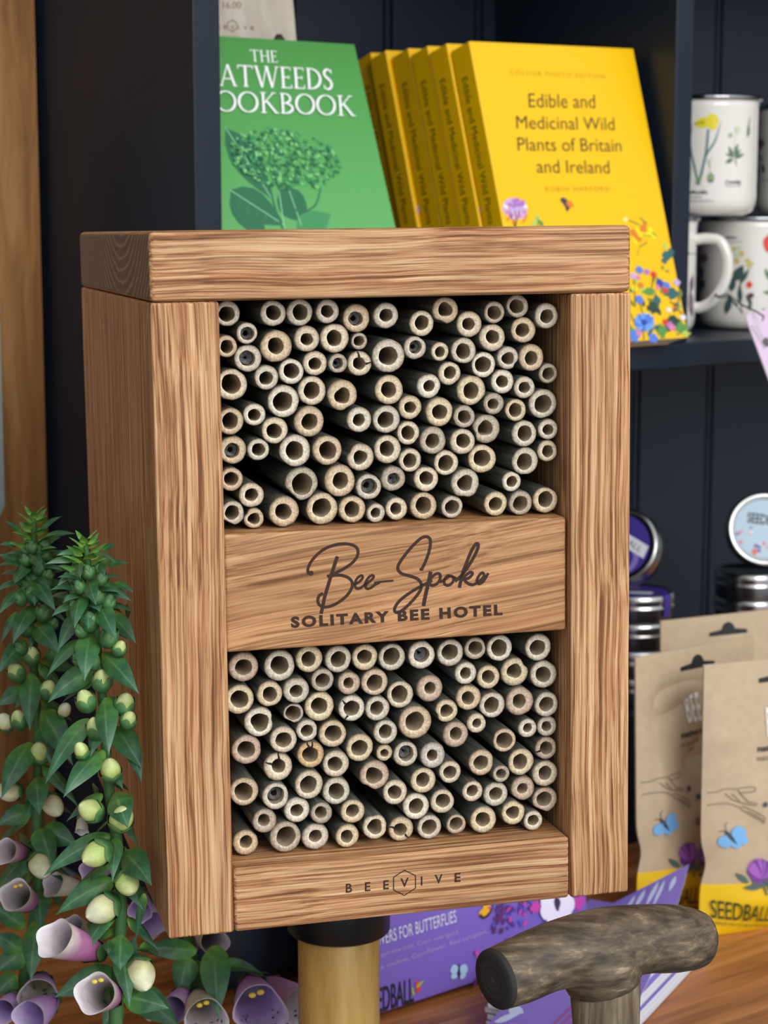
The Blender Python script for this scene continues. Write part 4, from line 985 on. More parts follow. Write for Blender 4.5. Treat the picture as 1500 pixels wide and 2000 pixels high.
pr.blob((-.006, -.0185), .0022, .0026, mred); pr.build('round_label', lid)
P, lid, fr = standing(1228, 1072, cl.y + .006, (-0.42, -0.80, 0.36), zb, 'purple labelled tin standing on edge beside the oak box', 0.5)
pr = Print(fr.pos, fr.uv, .00015); pr.blob((0, 0), TR - .0055, TR - .0055, plab, n=40, jit=0); pr.blob((.004, -.006), .015, .014, plab2, n=40, jit=0); pr.blob((.003, -.007), .012, .0115, plab, n=40, jit=0)
pr.poly([(-.021, .001), (.021, .001), (.0195, .0105), (-.0195, .0105)], wlab); pr.text('SEEDBALL', (-.016, .0035), (.016, .0035), (-.016, .0082), mdark); pr.build('round_label', lid)

# ------------------------------------------------------------------ kraft seed bags
kraft = plain('kraft_paper', C(198, 176, 146), 0.62, noise=0.12, nscale=160, bump=0.12, bscale=60)
kyel = plain('yellow_band', C(242, 200, 16), 0.5, bump=0.06, bscale=60)
BW, BH = 0.112, 0.176
def bagsurf(bl, e_, up, nf, seed, tk=.013):
    rnd = random.Random(seed); wr = [(rnd.uniform(0, BW), rnd.uniform(.02, BH - .03), rnd.uniform(0, pi), rnd.uniform(.006, .016), rnd.uniform(-.004, .004)) for _ in range(30)]
    def pos(u, v, off, side=1):
        q = 2 * u / BW - 1; vv = v / BH
        prof = min(1.0, vv / .12) ** .6 * max(0.0, 1 - max(0, vv - .25) / .75) ** .9 if vv > 0 else 0
        prof = .30 * (1 - vv) + .70 * prof
        bul = tk * prof * max(0, 1 - abs(q) ** 2.6) + 0.0006
        w_ = 0.0
        if 0.02 < vv < .97:
            for a, b_, th, s_, h_ in wr:
                dx = (u - a) * math.cos(th) + (v - b_) * math.sin(th); dy = -(u - a) * math.sin(th) + (v - b_) * math.cos(th)
                w_ += h_ * math.exp(-(dx / (s_ * 3)) ** 2 - (dy / s_) ** 2)
            w_ *= min(1, (vv - .02) * 12) * min(1, (.97 - vv) * 8) * max(0, 1 - abs(q) ** 4)
        neck = .004 * math.exp(-((vv - .27) / .06) ** 2) * (1 if q < 0 else -1) * abs(q) ** 2      # waist above the band
        return bl + e_ * (u + neck) + up * v + nf * (side * (bul + w_ * .9) + off)
    return pos
def bag(bl, psi, lean, label, seed, hang=True, prn=True, roll=0.0):
    e_, up = axes(psi, lean, roll); nf = e_.cross(up)
    root = empty('seed_bag', bl); tag(root, label, 'bag', 'kraft seed bags on the counter')
    pos = bagsurf(bl, e_, up, nf, seed); mb = MB(); nu, nv = 30, 48; BV = .0345
    hole = (BW * .5, BH - .013)
    us = [BW * i / nu for i in range(nu + 1)]; vs_ = sorted(set([BH * j / nv for j in range(nv + 1)] + [BV]))
    for side in (1, -1):
        base = len(mb.v); vv = [pos(u, v, 0, side) for v in vs_ for u in us]; fs = []; ms = []
        n_ = nu + 1
        for j in range(len(vs_) - 1):
            for i in range(nu):
                uc = (us[i] + us[i + 1]) / 2; vc = (vs_[j] + vs_[j + 1]) / 2
                f = (j * n_ + i, j * n_ + i + 1, (j + 1) * n_ + i + 1, (j + 1) * n_ + i)
                fs.append(f if side > 0 else f[::-1]); ms.append(1 if vc < BV else 0)
        b0 = len(mb.v); mb.v += vv; mb.f += [tuple(k + b0 for k in f) for f in fs]; mb.m += ms; mb.t += [0] * len(vv); mb.s += [0] * len(vv)
    # bottom gusset
    bt = [pos(u, 0, 0, 1) for u in us] ; bk = [pos(u, 0, 0, -1) for u in us]
    mb.add(bt + bk, [(i + 1, i, i + len(us), i + 1 + len(us)) for i in range(nu)], 1)
    body = mb.build('bag_body', [kraft, kyel], root, attrs=False)
    if hang:
        hk = Print(lambda u, v, o: pos(u, v, o), None, .0003); bk_ = ink('slot_dark', 30, 32, 30)
        c0, c1 = hole; pts = [(c0 - .016, c1 - .0015), (c0 + .016, c1 - .0015), (c0 + .016, c1 + .0012), (c0 + .006, c1 + .0016)] + [(c0 + .0058 * math.cos(a), c1 + .0016 + .006 * math.sin(a)) for a in [pi * k / 8 for k in range(1, 8)]] + [(c0 - .006, c1 + .0016), (c0 - .016, c1 + .0012)]
        hk.poly(pts, bk_); hk.build('hang_slot', body)
    return root, body, pos, Frame(bl, e_, up)
# front bag: where its printing sits is read from the picture
A_bl = onz(1364, 1829, ZK + .0004); ePsi = math.radians(24)
bA, bodyA, posA, frA = bag(A_bl, ePsi, math.radians(1.5), 'front kraft seed bag with yellow foot, printed thistle and butterfly fully in view', 3, roll=math.radians(-.6))
def bag_print(body, pos, fr):
    def q(x, y): return (1200 + x * .34014, 1180 + y * .34014)
    pr = Print(pos, frA.uv, .0008, .00002)
    bdark = ink('bag_ink', 62, 56, 48); bgrey = ink('bag_grey_ink', 128, 112, 94); bwht = ink('bag_white', 244, 240, 232); sky = ink('bag_sky', 120, 184, 236); sk2 = ink('bag_butterfly_body', 60, 74, 96)
    th1 = ink('thistle_purple', 118, 56, 150); th2 = ink('thistle_light', 164, 96, 196); thg = ink('thistle_green', 78, 104, 96); bkg = ink('band_ink', 30, 62, 36)
    pr.ptext('BEE MIX', q(843, 745), q(1090, 728), q(841, 580), bwht, bold=.02, space=1.15); pr.ptext('native wildflower', q(785, 832), q(1160, 795), q(785, 796), bdark, bold=.03); pr.ptext('naturally protected', q(780, 884), q(1160, 850), q(780, 852), bgrey); pr.ptext('peat free', q(855, 918), q(1090, 898), q(855, 892), bgrey)
    for pts in (((520, 1078), (570, 1068), (605, 1050), (670, 1044)), ((520, 1150), (560, 1138), (620, 1130), (680, 1150), (700, 1168), (800, 1228)), ((670, 1044), (700, 1035), (748, 1028), (757, 1040), (750, 1052), (690, 1064), (672, 1060)), ((670, 1050), (690, 1080), (720, 1115)), ((608, 1075), (650, 1110), (720, 1128), (756, 1132)), ((720, 1115), (756, 1120), (758, 1134)), ((690, 1140), (740, 1160), (800, 1195), (798, 1208)), ((640, 1075), (680, 1115)), ((720, 1170), (760, 1190), (802, 1220), (790, 1230))): pr.pstroke([q(*p) for p in pts], 1.3, bgrey)
    pr.pblob(q(808, 1125), 5, 5, sk2); pr.pblob(q(868, 1175), 5, 5, sk2); pr.pblob(q(930, 1140), 5, 5, sk2)
    for c, rx, ry, ro in (((668, 1298), 13, 16, .5), ((600, 1345), 13, 12, .3), ((650, 1352), 10, 10, 0), ((690, 1330), 8, 9, 0)): pr.pblob(q(*c), rx, ry, sky, jit=.06, rot=ro)
    pr.pleaf(q(596, 1280), q(656, 1362), 7, sk2); pr.pstroke([q(605, 1285), q(600, 1250), q(613, 1235)], 1, sk2, smooth=False); pr.pstroke([q(600, 1285), q(570, 1290)], 1, sk2, smooth=False)
    pr.pblob(q(858, 1312), 8, 9, bdark); pr.pblob(q(840, 1308), 6, 5, bgrey); pr.pblob(q(880, 1325), 6, 5, bdark)
    for cx, cy in ((765, 1500), (905, 1525)):
        pr.pstroke([q(cx + 5, cy + 60), q(cx + 30, cy + 130)], 3, thg)
        for a, b_, w_ in (((cx + 10, cy + 80), (cx - 90, cy + 100), 10), ((cx - 60, cy + 70), (cx - 130, cy + 20), 9), ((cx + 30, cy + 100), (cx + 90, cy + 60), 8)): pr.pleaf(q(*a), q(*b_), w_, thg)
        pr.pblob(q(cx + 5, cy + 50), 15, 13, thg); pr.pblob(q(cx, cy), 22, 24, th1, jit=.12)
        for k in range(17):
            a = math.radians(20 + 140 * k / 16); pr.pleaf(q(cx, cy + 40), q(cx + 82 * math.cos(a), cy + 20 - 100 * math.sin(a)), 6, random.choice([th1, th2, th2]))
    pr.ptext('SEEDBALL', q(528, 1785), q(828, 1790), q(526, 1678), bkg, bold=.004); pr.ptext('A SIMPLER WAY TO GROW FROM SEED', q(525, 1822), q(840, 1830), q(525, 1803), bkg)
    pr.pblob(q(858, 1735), 5, 7, ink('band_pink', 206, 110, 90), lobes=5); pr.pleaf(q(870, 1740), q(890, 1700), 5, ink('band_green', 150, 170, 50))
    return pr.build('printed_design', body)
random.seed(31)
bag_print(bodyA, posA, frA)
B_bl = onz(1243, 1806, ZK + .0004)
bB, bodyB, posB, frB = bag(B_bl, math.radians(38), math.radians(2.0), 'kraft seed bag standing beside the oak box, partly behind the front bag', 8, roll=math.radians(0))
bag_print(bodyB, posB, frB)
C_bl = onz(1289, 1694, ZK + .0004)
bC, bodyC, posC, frC = bag(C_bl, math.radians(26), math.radians(2), 'rear kraft seed bag, only its top edge with the hanging slot showing', 14)

# ------------------------------------------------------------------ purple seed box behind the hotel
purp = plain('purple_card', C(122, 98, 190), 0.45)
pa, pb_ = onz(760, 1985, ZK + .0004), onz(940, 1925, ZK + .0004)
PE = (pb_ - pa); PE.z = 0; PE.normalize(); PB = Vector((-PE.y, PE.x, 0)); PU = (EZ * math.cos(.12) + PB * math.sin(.12))
rr_ = ray(1148, 1800); nrm = PE.cross(PU); k = (pa - EYE).dot(nrm) / rr_.dot(nrm); pR = EYE + rr_ * k
rr2 = ray(655, 1900); k2 = (pa - EYE).dot(nrm) / rr2.dot(nrm); pL = EYE + rr2 * k2
uR = (pR - pa).dot(PE); uL = (pL - pa).dot(PE)
po = pa + PE * uL
pbx = bevbox('seed_box', po, PE * (uR - uL), nrm * -.028, PU * .105, .0008, purp, None, M=Matrix.Translation(po)); tag(pbx, 'purple printed seed box lettered FOR BUTTERFLIES behind the bamboo pole', 'box')
zlow = min((pbx.matrix_world @ v.co).z for v in pbx.data.vertices) if False else None
pbx.location.z += .028 * math.sin(.12)
pf = Frame(po + EZ * (.028 * math.sin(.12)), PE, PU); pr = Print(pf.pos, pf.uv, .00015)
def q8(x, y): return (740 + x * .33333, 1740 + y * .33333)
pw = ink('box_white', 226, 220, 240); pl_ = ink('box_lilac', 178, 160, 218); pk = ink('box_black', 24, 20, 30)
def fit(txt, vis, a, b, top, mat, bold=0):       # the part VIS at the end of TXT spans a..b
    A, B, T_ = pr.P(a), pr.P(b), pr.P(top); w_all = text2d(txt, bold)[2]; w_v = text2d(vis, bold)[2]; f = (w_all - w_v) / w_v
    A2 = (A[0] - (B[0] - A[0]) * f, A[1] - (B[1] - A[1]) * f); pr.text(txt, A2, B, (A2[0] + T_[0] - A[0], A2[1] + T_[1] - A[1]), mat, bold)
fit('FLOWERS FOR BUTTERFLIES', 'S FOR BUTTERFLIES', q8(88, 325), q8(455, 213), q8(82, 250), pw)
fit('Forget-me-not, Corn marigold,', 'me-not, Corn marigold,', q8(78, 398), q8(470, 280), q8(76, 372), pl_)
fit('Musk mallow, Cornflower, Red campion,', 'allow, Cornflower, Red campion,', q8(78, 470), q8(632, 278), q8(76, 442), pl_)
fit('SEEDBALL', 'BALL', q8(72, 722), q8(205, 680), q8(70, 572), pk, 0.01)
random.seed(4)
for x, y in ((225, 575), (235, 600), (228, 612)): pr.pblob(q8(x, y), 4, 5, ink('box_red', 220, 60, 70))
pr.pleaf(q8(215, 600), q8(265, 555), 5, ink('box_green', 150, 180, 60)); pr.pleaf(q8(205, 650), q8(190, 590), 4, ink('box_green', 150, 180, 60))
bbl = ink('box_pale_blue', 168, 200, 232); byl = ink('box_yellow', 236, 176, 20)
for c, rx, ry in (((440, 490), 8, 9), ((495, 490), 8, 10), ((440, 530), 6, 6), ((490, 530), 6, 6)): pr.pblob(q8(*c), rx, ry, bbl)
pr.pleaf(q8(470, 545), q8(466, 450), 4, pk)
pr.pblob(q8(632, 125), 9, 15, byl, rot=-.5); pr.pblob(q8(610, 160), 8, 8, byl); pr.pstroke([q8(658, 95), q8(660, 130), q8(640, 170), q8(610, 188), q8(592, 170)], 4, ink('box_butterfly_edge', 60, 40, 20))
fv, fb, fp_, fw = ink('box_violet', 84, 60, 160), ink('box_blue', 76, 92, 196), ink('box_magenta', 196, 70, 168), ink('box_petal', 238, 232, 244)
for i in range(60):
    x = random.gauss(800, 75); y = random.gauss(150, 75); pr.pleaf(q8(x, y), q8(x + random.uniform(-35, 35), y + random.uniform(-40, 40)), 6, random.choice([fv, fb, fb, fv, ink('box_plum', 96, 44, 110), fp_]))
pr.pblob(q8(910, 125), 11, 13, fp_, lobes=6); 
for i in range(26): pr.pblob(q8(700 + random.gauss(0, 26), 200 + random.gauss(0, 60)), 4, 4, ink('box_plum', 96, 44, 110), lobes=5)
for i in range(7):
    a = 2 * pi * i / 7; pr.pblob(q8(1035 + 52 * math.cos(a), 118 + 55 * math.sin(a)), 17, 19, fw, jit=.08)
pr.pblob(q8(1035, 105), 6, 14, ink('box_dark_centre', 60, 50, 66), jit=.2); pr.pblob(q8(1165, 90), 11, 14, fp_, lobes=5); pr.pblob(q8(1160, 120), 8, 8, fp_, lobes=5)
pr.pstroke([q8(560, 380), q8(575, 440), q8(590, 520)], 1.6, fp_); pr.pblob(q8(565, 390), 5, 6, fp_, lobes=5); pr.pleaf(q8(545, 600), q8(570, 520), 5, ink('box_plum', 96, 44, 110))
pr.build('printed_design', pbx)

# ------------------------------------------------------------------ stack of purple leaflets
lpur = plain('leaflet_purple', C(142, 120, 206), 0.45); lwhite = plain('leaflet_paper', C(224, 230, 242), 0.7)
nr = onz(1258, 2004, ZK + .0004); fr_ = onz(1385, 1866, ZK + .0004)
LV = (fr_ - nr); LV.z = 0; LL = .168; LV.normalize(); LU = Vector((-LV.y, LV.x, 0))
N_L = 7; zz = ZK + .0005; LT = .0032
base = fr_ - LV * LL
for i in range(N_L):
    o = base + LU * random.uniform(0, .004) + LV * random.uniform(-.002, .002) + EZ * (zz - base.z)
    nmL = 'bottom leaflet' if i == 0 else ('top flat leaflet' if i == N_L - 1 else ORD[i + 1] + ' leaflet from the bottom')
    l = bevbox('leaflet_pad', o, LV * LL, LU * .076, EZ * LT, .0004, [lwhite, lpur], None, seg=1)
    for p in l.data.polygons: p.material_index = 1 if abs(p.normal.z) > .9 else 0
    tag(l, nmL + ' in the purple stack under the stick handle', 'leaflet', 'purple leaflets stacked on the counter'); zz += LT + .0002
# loose leaflet on top with its far corner curling up
c00, c10 = onz(925, 2040, zz), onz(1205, 2040, zz)
c00.z = c10.z = zz + .0006
c11 = at(1346, 1689, 1.185); c01 = at(1120, 1806, 1.165)
def lp(u, v, off=0.0):
    a = c00.lerp(c10, u); b_ = c01.lerp(c11, u); p = a.lerp(b_, v); flat = zz + .0006; k = v * v
    p.z = flat * (1 - k) + p.z * k + off if True else p.z; return p
mb = MB(); n_ = 14
top = [[lp(i / n_, j / n_, .0006) for i in range(n_ + 1)] for j in range(n_ + 1)]; bt = [[lp(i / n_, j / n_, 0) for i in range(n_ + 1)] for j in range(n_ + 1)]
mb.rings(top, 0, False); mb.rings([r[::-1] for r in bt], 1, False)
edge = lambda g: g[0] + [r[-1] for r in g[1:]] + g[-1][-2::-1] + [r[0] for r in g[-2:0:-1]]
mb.rings([edge(bt), edge(top)], 1, True)
ll = mb.build('curled_leaflet', [lpur, lwhite], None, attrs=False); tag(ll, 'loose purple leaflet with pale pattern, far corner curling up past the stick handle', 'leaflet')
pr = Print(lambda u, v, o: lp(u, v, .0006 + o), None, .00025); lsw = ink('leaflet_pale', 208, 218, 246); lrd = ink('leaflet_rose', 158, 88, 160)
for a, b_, w_ in (((.74, .99), (.70, .86), .05), ((.80, .98), (.77, .84), .04), ((.63, .98), (.60, .87), .05), ((.55, .97), (.52, .88), .04), ((.90, .97), (.88, .9), .05)): pr.leaf(a, b_, w_, lsw)
for a, b_ in (((.02, .05), (.2, .12)), ((.03, .14), (.18, .2)), ((.06, .24), (.2, .2)), ((.25, .02), (.34, .1)), ((.02, .32), (.12, .4))): pr.leaf(a, b_, .06, lsw)
pr.build('pale_petals', ll); pr = Print(lambda u, v, o: lp(u, v, .0006 + o), None, .00028)
for a, b_ in (((.5, .05), (.62, .3)), ((.56, .05), (.68, .26)), ((.46, .08), (.55, .32))): pr.leaf(a, b_, .03, lrd)
pr.build('leaflet_print', ll)
# dark padded pouch behind the hotel, left of the pole
nb_ = plain('dark_blue_cloth', C(20, 34, 54), 0.6, bump=.2, bscale=120)
pc = onz(505, 1925, ZK); mb = MB(); NSg = 28; rs = []
for i in range(13):
    th = -pi / 2 + pi * i / 12; rr = max(math.cos(th), 0) ** .55; zz2 = .030 + .030 * math.copysign(abs(math.sin(th)) ** .7, math.sin(th))
    rs.append([Vector((pc.x, pc.y + .02, ZK + .0006)) + PE * (.060 * rr * math.copysign(abs(math.cos(a)) ** .6, math.cos(a))) + PB * (.030 * rr * math.copysign(abs(math.sin(a)) ** .8, math.sin(a))) + EZ * (zz2 + .003 * math.sin(3 * a) * rr) for a in [2 * pi * j / NSg for j in range(NSg)]])
mb.rings(rs, 0, True, True, True); po_ = mb.build('dark_pouch', nb_, None, attrs=False); tag(po_, 'dark blue rounded cloth pouch on the counter left of the bamboo pole', 'pouch')
zmn = min(v.z for v in mb.v); po_.location.z -= zmn - ZK - .0005
# slate slab on the wooden wall
slate = plain('grey_slate', C(140, 152, 148), 0.7, noise=0.25, nscale=40, bump=.5, bscale=90)
sy = 1.262
sl = [(-.10, 0), (-.004, 0), (0, .006), (.0003, .098), (-.0008, .1), (.0004, .104), (0, .198), (-.006, .207), (-.10, .207)]
s0 = at(10, 1010, sy); sN = at(10, 195, sy); hgt = sN.z - s0.z
mb = MB(); f = hgt / .207
mb.rings([[s0 + EX * a + EZ * b_ * f for a, b_ in sl], [s0 + EX * (a - .0012) + EB * .008 + EZ * b_ * f for a, b_ in sl]], 0, True, True, True)
so = mb.build('slate_slab', slate, None, smooth=False, attrs=False); tag(so, 'grey slate slab on the wooden wall at the left edge of the picture', 'slate')

# ------------------------------------------------------------------ walking stick in front
m, n, b = newmat('weathered_stick'); stickm = m; L = n.links
tcn = n.nodes.new('ShaderNodeTexCoord'); mp = n.nodes.new('ShaderNodeMapping'); mp.inputs['Scale'].default_value = (34, 120, 190); mp.inputs['Rotation'].default_value = (0, 0, -.45)
L.new(tcn.outputs['Object'], mp.inputs['Vector'])
nz = n.nodes.new('ShaderNodeTexNoise'); nz.inputs['Scale'].default_value = 1.2; nz.inputs['Detail'].default_value = 7; nz.inputs['Roughness'].default_value = .65; nz.inputs['Distortion'].default_value = .2
L.new(mp.outputs[0], nz.inputs['Vector'])
r1 = ramp(n, [(.30, C(40, 34, 28)), (.46, C(80, 66, 52)), (.60, C(114, 98, 78)), (.76, C(188, 168, 136))]); L.new(nz.outputs['Fac'], r1.inputs[0])
L.new(r1.outputs[0], b.inputs['Base Color']); b.inputs['Roughness'].default_value = .6
bp = n.nodes.new('ShaderNodeBump'); bp.inputs['Strength'].default_value = .35; bp.inputs['Distance'].default_value = .0015; L.new(nz.outputs['Fac'], bp.inputs['Height']); L.new(bp.outputs[0], b.inputs['Normal'])
shaftm = wood('stick_shaft', 2, [(.3, C(70, 56, 44)), (.5, C(122, 106, 86)), (.72, C(176, 164, 144))], across=160, along=9, bump=.2, warp=.006, pores=.2)
m, n, b = newmat('burnt_stick_end'); stickend = m
a_ = n.nodes.new('ShaderNodeAttribute'); a_.attribute_name = 't'; nz = n.nodes.new('ShaderNodeTexNoise'); nz.inputs['Scale'].default_value = 220
r1 = ramp(n, [(0, C(74, 72, 72)), (.08, C(50, 49, 50)), (.2, C(40, 40, 42)), (.3, C(52, 51, 52)), (.42, C(36, 36, 38)), (.55, C(48, 47, 48)), (.7, C(34, 34, 36)), (1, C(44, 42, 40))]); n.links.new(a_.outputs['Fac'], r1.inputs[0]); n.links.new(r1.outputs[0], b.inputs['Base Color']); b.inputs['Roughness'].default_value = .8
hp = [(968, 1913, .752, 61), (1010, 1897, .758, 64), (1075, 1869, .766, 66), (1120, 1859, .772, 71), (1160, 1853, .777, 76), (1205, 1842, .783, 72), (1255, 1834, .789, 67), (1310, 1833, .795, 66), (1350, 1834, .800, 60), (1372, 1834, .803, 50), (1381, 1834, .804, 34)]
pts = spline([tuple(at(x, y, Y)) + (r_ * pxm(at(x, y, Y)),) for x, y, Y, r_ in hp], 5)
hpts = [Vector(p[:3]) for p in pts]; hr = [p[3] for p in pts]
sroot_p = at(1182, 1900, .778); sroot = empty('walking_stick', (sroot_p.x, sroot_p.y, 0.0005))
tag(sroot, 'weathered wooden walking stick with a thick crossbar handle, in front of the purple leaflets', 'walking stick')
random.seed(3)
mb = MB(); mb.tube(hpts, hr, 40, 0, True)
for v in mb.v: v += Vector((random.uniform(-1, 1), random.uniform(-1, 1), random.uniform(-1, 1))) * .00018
# a swelling below, where the shaft goes in
s_ = pxm(at(1182, 1915, .778))
mb.tube([at(1162, 1856, .777), at(1168, 1880, .7775), at(1176, 1905, .778), at(1181, 1928, .778)], [84 * s_, 86 * s_, 78 * s_, 72 * s_], 40, 0, True)
hd_ = mb.build('crossbar_handle', stickm, sroot, attrs=False)
rm_ = hd_.modifiers.new('remesh', 'REMESH'); rm_.mode = 'VOXEL'; rm_.voxel_size = .0009; rm_.use_smooth_shade = True
sm_ = hd_.modifiers.new('smooth', 'SMOOTH'); sm_.factor = .6; sm_.iterations = 10
t0 = (hpts[0] - hpts[1]).normalized(); mb = MB()
mb.lathe(hpts[0] - t0 * .0012, t0, [(hr[0] * 1.0, 0), (hr[0] * .985, .0016), (hr[0] * .94, .0024), (hr[0] * .6, .0027), (hr[0] * .3, .0027), (0.0001, .0025)], 40, 0, tt=[1, .95, .88, .6, .3, 0]); mb.build('dark_end_face', stickend, hd_)
mb = MB(); j0 = at(1160, 1868, .777); j1 = at(1182, 1915, .778); j2 = at(1184, 2010, .776); s_ = pxm(j1)
foot = Vector((j2.x, j2.y - .002, .03))
mb.tube([j0, j0.lerp(j1, .6), j1, j1 + EZ * -.004, j2, j2.lerp(foot, .5), foot], [60 * s_, 66 * s_, 69.5 * s_, 69 * s_, 65 * s_, 60 * s_, 44 * s_], 36, 0)
mb.build('shaft', shaftm, sroot, attrs=False)
mb = MB(); mb.lathe((foot.x, foot.y, .0006), (0, 0, 1), [(.014, 0), (.015, .002), (44 * s_ + .0015, .03), (44 * s_ + .001, .036)], 24, 0, True, True); mb.build('rubber_tip', capm, sroot, attrs=False)

# ------------------------------------------------------------------ foxgloves
leafm = attrmat('foxglove_leaf', [(0, C(120, 174, 70)), (.2, C(82, 138, 70)), (.5, C(56, 104, 66)), (1, C(74, 120, 92))], rough=.42, spec=.5, mott=.3, mscale=260, mid=(C(122, 160, 108), [(.44, (0, 0, 0, 1)), (.5, (.45, .45, .45, 1)), (.56, (0, 0, 0, 1))]), bump=.2)
tipleaf = attrmat('young_leaf', [(0, C(150, 200, 76)), (.4, C(92, 150, 70)), (1, C(110, 160, 96))], rough=.5, spec=.35, mott=.2, mscale=300)
stemm = plain('foxglove_stem', C(66, 112, 60), .55, noise=.2, nscale=120)
calm = attrmat('sepal_green', [(0, C(58, 96, 58)), (.6, C(66, 116, 66)), (1, C(106, 150, 92))], rough=.55, mott=.3, mscale=260)
greenbud = attrmat('closed_bud', [(0, C(56, 96, 58)), (1, C(84, 130, 82))], rough=.55, mott=.3, mscale=240)
budm = attrmat('opening_bud', [(0, C(148, 178, 96)), (.55, C(190, 212, 122)), (1, C(222, 232, 164))], rough=.5, mott=.22, mscale=260, sss=.1)
palebud = attrmat('pale_bud', [(0, C(198, 172, 164)), (.45, C(216, 214, 160)), (1, C(232, 236, 204))], rough=.5, mott=.18, mscale=260, sss=.1)
pinkbell = attrmat('pink_bell', [(0, C(150, 112, 120)), (.3, C(178, 98, 152)), (.7, C(190, 128, 172)), (.92, C(226, 206, 206)), (1, C(236, 228, 204))], rough=.5, mott=.15, mscale=220, sss=.1)
purbell = attrmat('purple_bell', [(0, C(140, 92, 150)), (.4, C(182, 134, 202)), (.85, C(206, 174, 224)), (1, C(236, 218, 238))], rough=.5, mott=.15, mscale=220, sss=.1)
paleb = attrmat('cream_bell', [(0, C(170, 140, 140)), (.4, C(206, 192, 176)), (.9, C(226, 220, 190)), (1, C(236, 234, 206))], rough=.5, mott=.2, mscale=220, sss=.1)
innerw = attrmat('bell_inside', [(0, C(130, 124, 80)), (.5, C(212, 200, 206)), (1, C(240, 234, 238))], rough=.55, mott=.15, mscale=240)
innerp = attrmat('bell_inside_purple', [(0, C(120, 104, 130)), (.5, C(176, 146, 206)), (1, C(226, 206, 236))], rough=.55, mott=.15, mscale=240)
anth = plain('yellow_anther', C(232, 204, 70), .6); spotm = plain('dark_spot', C(60, 22, 48), .6)

def add_leaf(parent, A, B, w, bulge, face, mat=leafm, name='leaf', curl=.25, tipw=1.0):
    A = Vector(A); B = Vector(B); mid = (A + B) / 2 + bulge; n_ = 14; rs = []; tt = []
    face = Vector(face).normalized()
    for i in range(n_ + 1):
        t = i / n_; p = A * (1 - t) ** 2 + mid * 2 * t * (1 - t) + B * t * t
        tg = ((mid - A) * (1 - t) + (B - mid) * t).normalized(); sd = tg.cross(face); 
        if sd.length < 1e-4: sd = tg.cross(Vector((1, 0, 0)))
        sd.normalize(); nn = sd.cross(tg).normalized()
        k = 3.2 * t ** .6 * (1 - t) ** 1.25 + .012
        if t < .02: k = .22
        hw = w * .5 * k
        rs.append([p + sd * hw * s + nn * (curl * hw * (s * s) * -1 + .04 * hw * math.sin(9 * t + s * 3)) for s in (-1, -.6, -.25, -.05, .05, .25, .6, 1)]); tt.append(t)
    mb = MB(); mb.rings(rs, 0, False, tt=tt, uu=[0, .2, .38, .49, .51, .62, .8, 1]); return mb.build(name, mat, parent)
def add_bud(parent, P, ax, r, ln, kind, Ybase=None):
    """bud: corolla with a green calyx round its foot; ax points from stalk to tip"""
    ax = Vector(ax).normalized(); P = Vector(P); base = P - ax * ln * .5; prof = []; tt = []
    for i in range(13):
        t = i / 12; prof.append((max(r * (math.sin(pi * (t * .93 + .06)) ** .62) * (1 - .12 * t), .0001) if i < 12 else .0001, ln * t)); tt.append(t)
    mb = MB(); mb.lathe(base, ax, prof, 22, 0, True, False, tt, wob=lambda u, th, R_, h: (R_ * (1 + .035 * math.cos(4 * th) * math.sin(pi * u)), h))
    o = mb.build('bud', {'g': greenbud, 'o': budm, 'p': palebud, 'q': budm}[kind], parent)
    cf = {'g': .80, 'o': .46, 'p': .34, 'q': .70}[kind]; mb = MB(); pr_ = []; tt = []
    for i in range(8):
        t = i / 7; u = t * cf; pr_.append((r * (math.sin(pi * (u * .93 + .06)) ** .62) * (1 - .12 * u) * 1.07 + .0003, ln * u)); tt.append(t)
    mb.lathe(base - ax * .0004, ax, pr_, 30, 0, True, False, tt, wob=lambda u, th, R_, h: (R_, h * (1 + .32 * (abs(math.sin(2.5 * th)) - .55) * u ** 2)))
    mb.build('calyx', calm, o); return o
